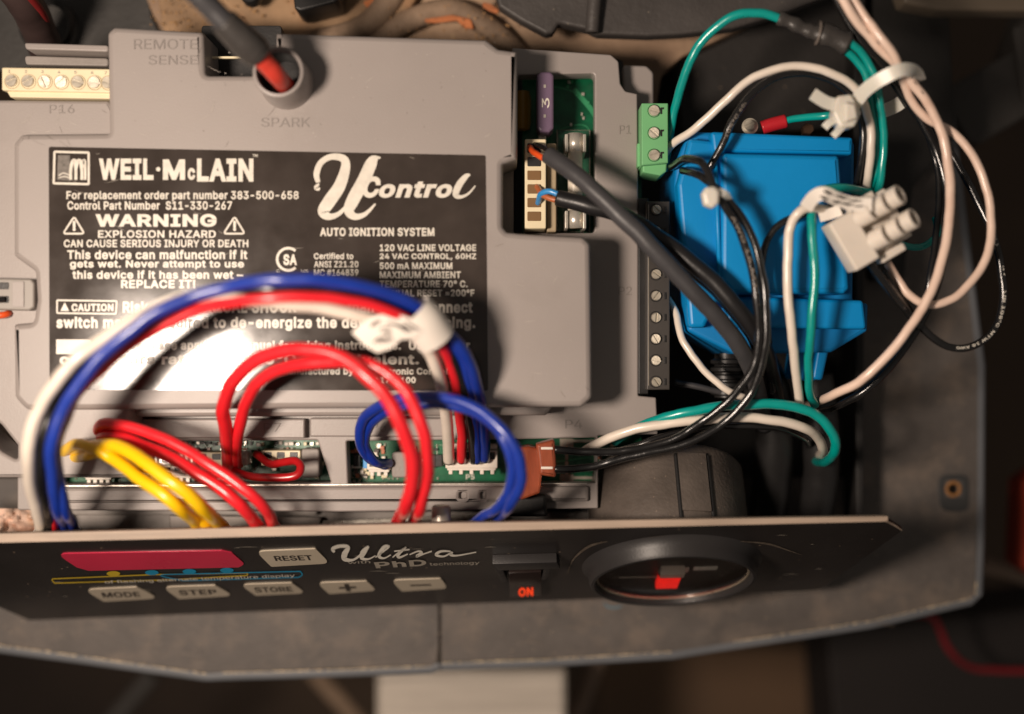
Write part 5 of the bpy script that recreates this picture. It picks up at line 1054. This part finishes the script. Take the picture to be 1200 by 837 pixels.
# yellow pair
yw = 'yellow wires running from the connector down to the panel'
W_('upper yellow wire of the twisted pair', [(72, 548, -70), (80, 530, -30), (104, 524, 10), (140, 524, 50), (185, 552, 80), (230, 588, 88), (268, 624, 60), (295, 662, 0)], 16, YELL, yw)
W_('lower yellow wire of the twisted pair', [(64, 538, -70), (78, 538, -40), (98, 534, 0), (122, 532, 30), (160, 558, 60), (205, 590, 72), (245, 625, 50), (275, 665, 0)], 15, YELL, yw)
W_('yellow wire kinked above the pair at its left end', [(75, 550, -60), (74, 530, -20), (90, 520, 14), (112, 526, 36), (135, 540, 40), (175, 568, 52), (220, 600, 60), (258, 628, 44), (280, 662, 0)], 13, YELL, yw)
# blue loops
GBl = 'blue wires looping from the front connector to the panel'
W_('outer blue wire of the right hand loop', [(452, 545, -90), (434, 538, -60), (422, 515, -30), (428, 488, 0), (460, 470, 40), (515, 466, 70), (565, 482, 90), (600, 520, 100), (610, 560, 90), (598, 592, 60), (570, 622, 10), (560, 660, -40)], 13, BLUEW, GBl)
W_('inner blue wire of the right hand loop', [(456, 543, -90), (440, 541, -60), (428, 520, -40), (436, 494, -10), (470, 476, 40), (520, 474, 60), (562, 486, 78), (592, 518, 88), (600, 556, 78), (588, 590, 45), (555, 612, 10), (540, 650, -40)], 12, BLUEW, GBl)
# salmon splice connector
sc_ = empty('salmon_splice', 'salmon pink insulated splice connector standing at the front', 'connector')
plate('splice_body', [(596, 527, 3), (620, 523, 3), (636, 527, 2), (637, 540), (633, 578, 3), (612, 586, 3), (596, 582, 3)], -40, 40, SALMON, sc_, bevel=3, r=3)
plate('splice_barrel', [(628, 521, 3), (650, 515, 3), (652, 545, 2), (652, 560, 3), (632, 557, 3)], -32, 34, SALMON, sc_, bevel=4, r=3)
for y in (530, 553): plate('crimp_mark', rect(634, y-6, 648, y-3), -31, 2, WHITEP, sc_, bevel=.5, r=1)
tag(plate('rubber_boot', [(592, 584), (640, 580), (642, 606), (590, 606)], -60, 60, BLACKP, None, bevel=4, r=5), 'black rubber boot under the salmon pink splice connector', 'boot')

# gray and black cables from the power header
cab = empty('grey_power_cable', 'thick grey round cable crossing from the fuse window to the lower right', 'cable')
wire([(643, 182, -8), (668, 200, 10), (700, 226, 25), (745, 270, 35), (790, 318, 30), (835, 366, 20), (868, 408, 0), (886, 450, -40), (896, 500, -120)], 21, GREYW, 'jacket', cab, 20)
wire([(620, 172, -50), (626, 178, -24), (636, 184, -8), (650, 192, -2)], 7.5, ORNG, 'conductor', cab)
wire([(620, 166, -70), (630, 170, -40), (640, 176, -16), (650, 184, -2)], 7, BLACKW, 'conductor', cab)
DKCAB = mat('black_cable', (30, 29, 30), .36, .15, 100, .12, 1200)
cab2 = empty('black_power_cable', 'black round cable crossing under the thick grey one', 'cable')
wire([(654, 232, -20), (690, 241, -10), (735, 256, -6), (790, 292, 6), (838, 332, 12), (876, 376, 8), (902, 425, -30), (912, 490, -130)], 20, DKCAB, 'jacket', cab2, 20)
wire([(619, 219, -80), (628, 218, -50), (636, 228, -30), (652, 234, -22), (662, 235, -20)], 7, BROWNW, 'conductor', cab2)
wire([(622, 248, -80), (630, 240, -50), (634, 228, -30), (644, 224, -20), (658, 229, -18)], 7, SKYW, 'conductor', cab2)
W_('black cable hidden beneath the thick grey cable', [(745, 262, -40), (806, 312, -30), (858, 362, -24), (888, 412, -50), (900, 480, -130)], 15, BLACKW, cat='cable')

# green wire at the top, splice, and pair
GW = 'green wires around the transformer'
W_('green wire arching from the green terminal block to the heat shrink', [(778, 200, -90), (786, 150, -66), (793, 118, -50), (805, 82, -30), (826, 45, -10), (858, 20, 5), (890, 15, 10), (916, 23, 10)], 11, TEAL, GW)
hs = empty('heat_shrink_splice', 'dark grey heat shrink splice joining the green wires', 'splice')
pa = wpath([(912, 21, 10), (926, 26, 10), (940, 33, 10), (955, 38, 10), (972, 42, 10), (994, 52, 10)], 6); n = len(pa)
V, F = tube_mesh(pa, [S*(8+5*max(0, min(1, (i/n-.55)*9))+.9*math.sin(i*.9)) for i in range(n)], 20, True, .8); link('sleeve', mesh_from(V, F, True), SHRINK, hs)
V, F = tube_mesh(pa[int(n*.62):int(n*.68)], 14.4*S, 20, True, .85); link('crimp_ridge', mesh_from(V, F, True), mat('shrink_ridge', (100, 92, 86), .3), hs)
W_('green wire leaving the heat shrink, left of the pair', [(984, 54, 8), (1002, 68, 4), (1016, 92, 0), (1024, 130, -8), (1028, 170, -20), (1026, 205, -30), (1014, 235, -50)], 9.5, TEAL, GW)
W_('green wire leaving the heat shrink, right of the pair', [(992, 47, 14), (1008, 60, 10), (1024, 86, 6), (1032, 125, 0), (1036, 165, -12), (1033, 205, -22), (1024, 240, -40)], 9.5, TEAL, GW)
W_('short green wire from the red ring terminal to the zip tie', [(918, 142, -56), (940, 138, -40), (972, 136, -20), (1000, 140, -30)], 9, TEAL, GW)
W_('green wire reappearing right of the white terminal block', [(1030, 270, -40), (1060, 288, -38), (1082, 288, -34), (1098, 274, -34), (1096, 255, -40)], 8.5, TEAL, GW)
W_('green wire behind the paper tag on the transformer', [(1020, 226, -30), (1000, 222, -10), (975, 220, 0), (955, 228, 12), (951, 250, 20), (952, 290, 24), (954, 330, 22), (951, 380, 16), (948, 420, 0), (948, 455, -30), (955, 475, -60)], 10.5, TEAL, GW)
W_('green wire curving down in front of the gauge body', [(720, 518, -90), (745, 502, -60), (790, 487, -30), (850, 476, -20), (905, 473, -16), (950, 483, -16), (975, 508, -20), (978, 530, -40), (966, 541, -90), (955, 540, -180)], 12, TEAL, GW)
# white wires
GWh = 'white wires around the transformer'
W_('white wire arching from the green terminal block to the zip tie', [(778, 182, -80), (790, 166, -60), (815, 150, -40), (850, 118, -20), (885, 90, -5), (925, 78, 5), (970, 84, 10), (1002, 104, 8), (1018, 140, 0), (1021, 180, -10), (1016, 215, -30), (1010, 245, -60)], 10, WHITEW, GWh)
W_('white wire coming down from the paper tag over the transformer', [(985, 250, -10), (968, 246, 12), (952, 243, 28), (938, 248, 30), (926, 270, 22), (923, 320, 18), (927, 380, 10), (932, 430, -10), (938, 480, -50)], 11, WHITEW, GWh)
W_('white wire curving over the gauge beside the green wire', [(686, 528, -80), (705, 518, -60), (750, 502, -40), (810, 493, -30), (870, 489, -28), (930, 497, -30), (956, 510, -50), (964, 528, -90), (960, 535, -180)], 12, WHITEW, GWh)
W_('thin white wire between terminal block and transformer', [(782, 350, -90), (792, 366, -70), (800, 395, -56), (820, 428, -50), (850, 455, -46), (872, 466, -50)], 9, WHITEW, GWh)
# pinkish wires right
GP = 'pinkish white wires on the right'
W_('long pinkish wire sweeping from the top edge down to the transformer foot', [(972, -30, 60), (996, 14, 52), (1030, 54, 40), (1066, 92, 30), (1092, 130, 22), (1108, 175, 18), (1114, 230, 20), (1108, 290, 24), (1088, 350, 26), (1052, 402, 18), (1010, 445, 0), (970, 466, -40), (945, 476, -150)], 11, PINKW, GP)
W_('pinkish wire twisting round its neighbour and bulging far right', [(982, -30, 52), (1012, 18, 48), (1046, 62, 50), (1064, 110, 16), (1086, 138, 8), (1120, 158, 8), (1148, 200, 10), (1162, 255, 12), (1152, 310, 14), (1122, 345, 12), (1090, 357, 10), (1062, 342, 6), (1040, 308, 0)], 10, PINKW, GP)
# black wires right
GBk = 'black wires around the transformer'
W_('black wire following the first pinkish wire down from the tie', [(965, -30, 20), (1000, 36, 10), (1046, 94, 0), (1080, 144, -4), (1102, 190, -8), (1110, 240, -6), (1106, 300, 0), (1092, 350, 4), (1066, 400, -10), (1026, 448, -30), (985, 474, -60), (950, 486, -160)], 9.5, BLACKW, GBk)
W_('black wire with white print looping at the far right', [(1046, 86, -10), (1090, 140, -20), (1120, 190, -20), (1148, 240, -16), (1168, 290, -10), (1176, 345, -8), (1164, 388, -8), (1130, 408, -6), (1095, 398, -4), (1062, 360, 0), (1036, 318, 6)], 9, BLACKW, GBk)
W_('thin black wire straight down beside the pinkish loop', [(1088, 160, -14), (1100, 210, -14), (1098, 270, -8), (1090, 320, -4), (1086, 350, -6)], 8, BLACKW, GBk)
W_('black wire under the white arch near the zip tie', [(830, 200, -20), (845, 170, -10), (866, 130, 0), (892, 100, 4), (930, 86, 4), (970, 92, 0), (1002, 116, -2), (1012, 150, -10), (1010, 190, -20), (1000, 235, -50)], 9, BLACKW, GBk)
W_('black wire looping left behind the white wire on the transformer', [(985, 240, 10), (945, 250, 8), (916, 262, 4), (898, 285, 0), (893, 320, -2), (897, 360, -4), (900, 400, -14), (905, 460, -60)], 9, BLACKW, GBk)
W_('left black wire through the small tie, running to the salmon splice', [(786, 196, -60), (802, 187, -10), (824, 192, 30), (838, 222, 44), (862, 262, 40), (880, 310, 34), (888, 370, 28), (886, 420, 20), (862, 462, 6), (825, 492, -10), (785, 516, -20), (735, 528, -26), (690, 530, -30), (650, 527, -34)], 9.5, BLACKW, GBk)
W_('right black wire through the small tie, running to the salmon splice', [(800, 200, -30), (820, 206, 16), (845, 226, 36), (872, 258, 34), (890, 305, 30), (897, 360, 26), (896, 410, 20), (880, 460, 6), (845, 497, -6), (800, 522, -14), (760, 530, -22), (720, 540, -30), (690, 548, -34), (650, 550, -36)], 9.5, BLACKW, GBk)
W_('dark wire curving behind the two black ones', [(722, 530, -50), (770, 514, -40), (830, 500, -40), (900, 500, -40), (940, 512, -90), (948, 525, -180)], 8, BLACKW, GBk)
W_('grey wire stub below the transformer left corner', [(790, 448, -110), (830, 456, -105), (880, 470, -110)], 8, GREYW, GBk)
# print along the black wire
def wire_print(pts, width, s, t0, t1, m, par):
    pa = wpath(pts, 16); n = len(pa); me = text_mesh(s, .02); xs = [v.co.x for v in me.vertices]; x0, x1 = min(xs), max(xs)
    fr = frames(pa); r = width/2*S*1.03
    for v in me.vertices:
        f = (t0+(t1-t0)*(v.co.x-x0)/(x1-x0))*(n-1); i = int(f); i = min(n-2, i); fr_ = f-i
        p = pa[i].lerp(pa[i+1], fr_); T, _, _ = fr[i]; side = T.cross(Vector((0, 0, 1))).normalized(); upv = side.cross(T)
        a = (v.co.y-.35)*1.25; v.co = p+upv*(r*math.cos(a))-side*(r*math.sin(a))
    return link('lettering', me, m, par)
bw = [o for o in C.objects if o.get('label', '').startswith('black wire with white print')][0]
wp = [(1046, 86, -10), (1090, 140, -20), (1120, 190, -20), (1148, 240, -16), (1168, 290, -10), (1176, 345, -8), (1164, 388, -8), (1130, 408, -6), (1095, 398, -4), (1062, 360, 0), (1036, 318, 6)]
wire_print(wp, 9, '(UL)  AWM  I A/B 105°C  MTW 18 AWG  CSA  TEW', .36, .84, PRINT, bw)

tag(wire([(890, 430, -150), (908, 480, -170), (905, 560, -200), (895, 640, -250)], 52, BLACKP, 'cable_sleeve', seg=20),
    'black cable sleeve running down behind the gauge from the crossing cables', 'sleeve')
tag(wire([(955, 440, -170), (962, 500, -170), (962, 560, -190), (950, 640, -240)], 46, BLACKP, 'conduit_sleeve', seg=20),
    'dark sleeve right of the gauge where the green wire curls in', 'sleeve')
MARK = mat('wire_ink', (120, 112, 104), .5)
for lab_, pts_, wd_, tx_, a_, b_ in (('long pinkish wire', [(996, 14, 52), (1030, 54, 40), (1066, 92, 30), (1092, 130, 22), (1108, 175, 18), (1114, 230, 20)], 11, '- - - - - - - -', .05, .5),
        ('left black wire through', [(838, 222, 44), (862, 262, 40), (880, 310, 34), (888, 370, 28), (886, 420, 20)], 9.5, 'AWG 16 MTW', .2, .7),
        ('black wire under the white arch', [(845, 170, -10), (866, 130, 0), (892, 100, 4), (930, 86, 4)], 9, '105°C 600V', .1, .5)):
    o_ = [o for o in C.objects if o.get('label', '').startswith(lab_)][0]
    wire_print(pts_, wd_+.8, tx_, a_, b_, MARK, o_)
# ------------------------------------------------------------------ white three pole terminal block
ct = empty('white_choc_block', 'white nylon three pole screw terminal block over the transformer', 'terminal block')
ax = (Vector((1055, 232))-Vector((1005, 262))).normalized()
def cp(u, v): # u along the barrels, v across, in px; origin at body left middle
    p = Vector((992, 282))+Vector((.86, -.51))*u+Vector((.51, .86))*v
    return (p.x, p.y)
plate('body', [cp(-8, -27), cp(24, -27), cp(24, 37), cp(-8, 37)], 60, 36, WHITEP, ct, bevel=2, r=2)
plate('base_web', [cp(20, -30), cp(70, -30), cp(70, 34), cp(20, 34)], 38, 14, WHITEP, ct, bevel=2, r=2)
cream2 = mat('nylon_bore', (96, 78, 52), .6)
for v in (-15, 17):
    a = W(*cp(22, v), 50); b = W(*cp(94, v), 50); d = (b-a).normalized()
    lathe('barrel', a, d, [(0, 0), (11.4, 0), (11.4, 44), (10.5, 46), (0, 46)], WHITEP, ct, seg=28)
    for i, u in enumerate((37, 56, 74)):
        ca = (d*.74+Vector((0, 0, .67))).normalized()
        c = W(*cp(u-4, v), 57)
        lathe('screw_tower', c, ca, [(11.6, -13), (11.6, 11.4), (11, 12), (8.6, 12), (8.3, 11), (8, 1)], WHITEP, ct, seg=28)
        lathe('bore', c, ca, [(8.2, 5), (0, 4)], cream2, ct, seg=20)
for v in (-30, 40):
    plate('cut_pole', [cp(24, v-5), cp(56, v-5), cp(56, v+5), cp(24, v+5)], 44, 24, WHITEP, ct, bevel=2, r=2)
W_('black wire leaving the lower end of the white terminal block', [(1012, 300, 40), (1030, 322, 30), (1052, 352, 10), (1078, 384, -2)], 10, BLACKW, GBk)
# paper tag over the block
tg2 = empty('wire_tag', 'printed paper tag folded round the white wire on the transformer', 'tag')
curl('tag_strip', [(944, 244, 46), (954, 231, 60), (966, 227, 68), (982, 234, 66), (1000, 239, 66), (1022, 240, 72)], 16, TAPE, tg2, None)
curl('tag_tail', [(960, 254, 20), (975, 250, 22), (985, 246, 26)], 13, TAPE, tg2, None)
for q in ([(964, 224, 2), (968, 226, 2.6), (972, 229, 2)], [(974, 236, 1.4), (978, 237.5, 2.6), (982, 239, 1.4)], [(985, 238, 1.4), (990, 240, 2.4), (996, 241, 1.4)], [(977, 229, 1.4), (984, 232, 2.4), (990, 234, 1.4)], [(993, 235, 1.2), (1000, 236, 2.2), (1007, 236, 1.2)], [(960, 230, 1.4), (964, 233, 2.2), (968, 235, 1.4)], [(1000, 242, 1), (1005, 242.4, 2), (1010, 242, 1)]):
    stroke('ink_mark', q, at_z(70), BLACKP, tg2, 3, 4)

# ------------------------------------------------------------------ cable ties
zt = empty('large_cable_tie', 'big translucent white cable tie round the green, white and pink wires', 'cable tie')
curl('strap', [(1000, 124, 30), (1014, 106, 44), (1034, 92, 58), (1056, 82, 66), (1072, 84, 52), (1078, 96, 20)], 16, TIE, zt, None, 2.4)
curl('strap', [(1030, 132, -28), (1046, 126, -26), (1056, 120, -24)], 16, TIE, zt, None, 2.4)
plate('head', [cp2 for cp2 in [(982, 112), (998, 110), (1010, 132), (1002, 148), (985, 150), (977, 132)]], 42, 24, TIE, zt, bevel=3, r=4)
plate('head_block', [(990, 118), (1003, 122), (1006, 138), (990, 144)], 50, 16, TIE, zt, bevel=3, r=3)
curl('tail', [(984, 124, 34), (968, 120, 36), (952, 110, 38)], 15, TIE, zt, None, 2.4)
curl('fork', [(984, 138, 36), (972, 144, 38), (966, 150, 36)], 9, TIE, zt, None, 3)
curl('fork', [(992, 144, 36), (982, 154, 38), (976, 160, 36)], 8, TIE, zt, None, 3)
zs = empty('small_cable_tie', 'small round headed white cable tie on the two black wires', 'cable tie')
plate('head', [(823, 226), (828, 219), (838, 218), (844, 224), (843, 238), (836, 244), (826, 240)], 64, 18, TIE, zs, bevel=4, r=4)
curl('strap', [(838, 224, 56), (850, 228, 54), (855, 238, 34)], 9, TIE, zs, None, 2)
for o in list(C.objects):
    if o.name.startswith('tmp'): bpy.data.objects.remove(o)
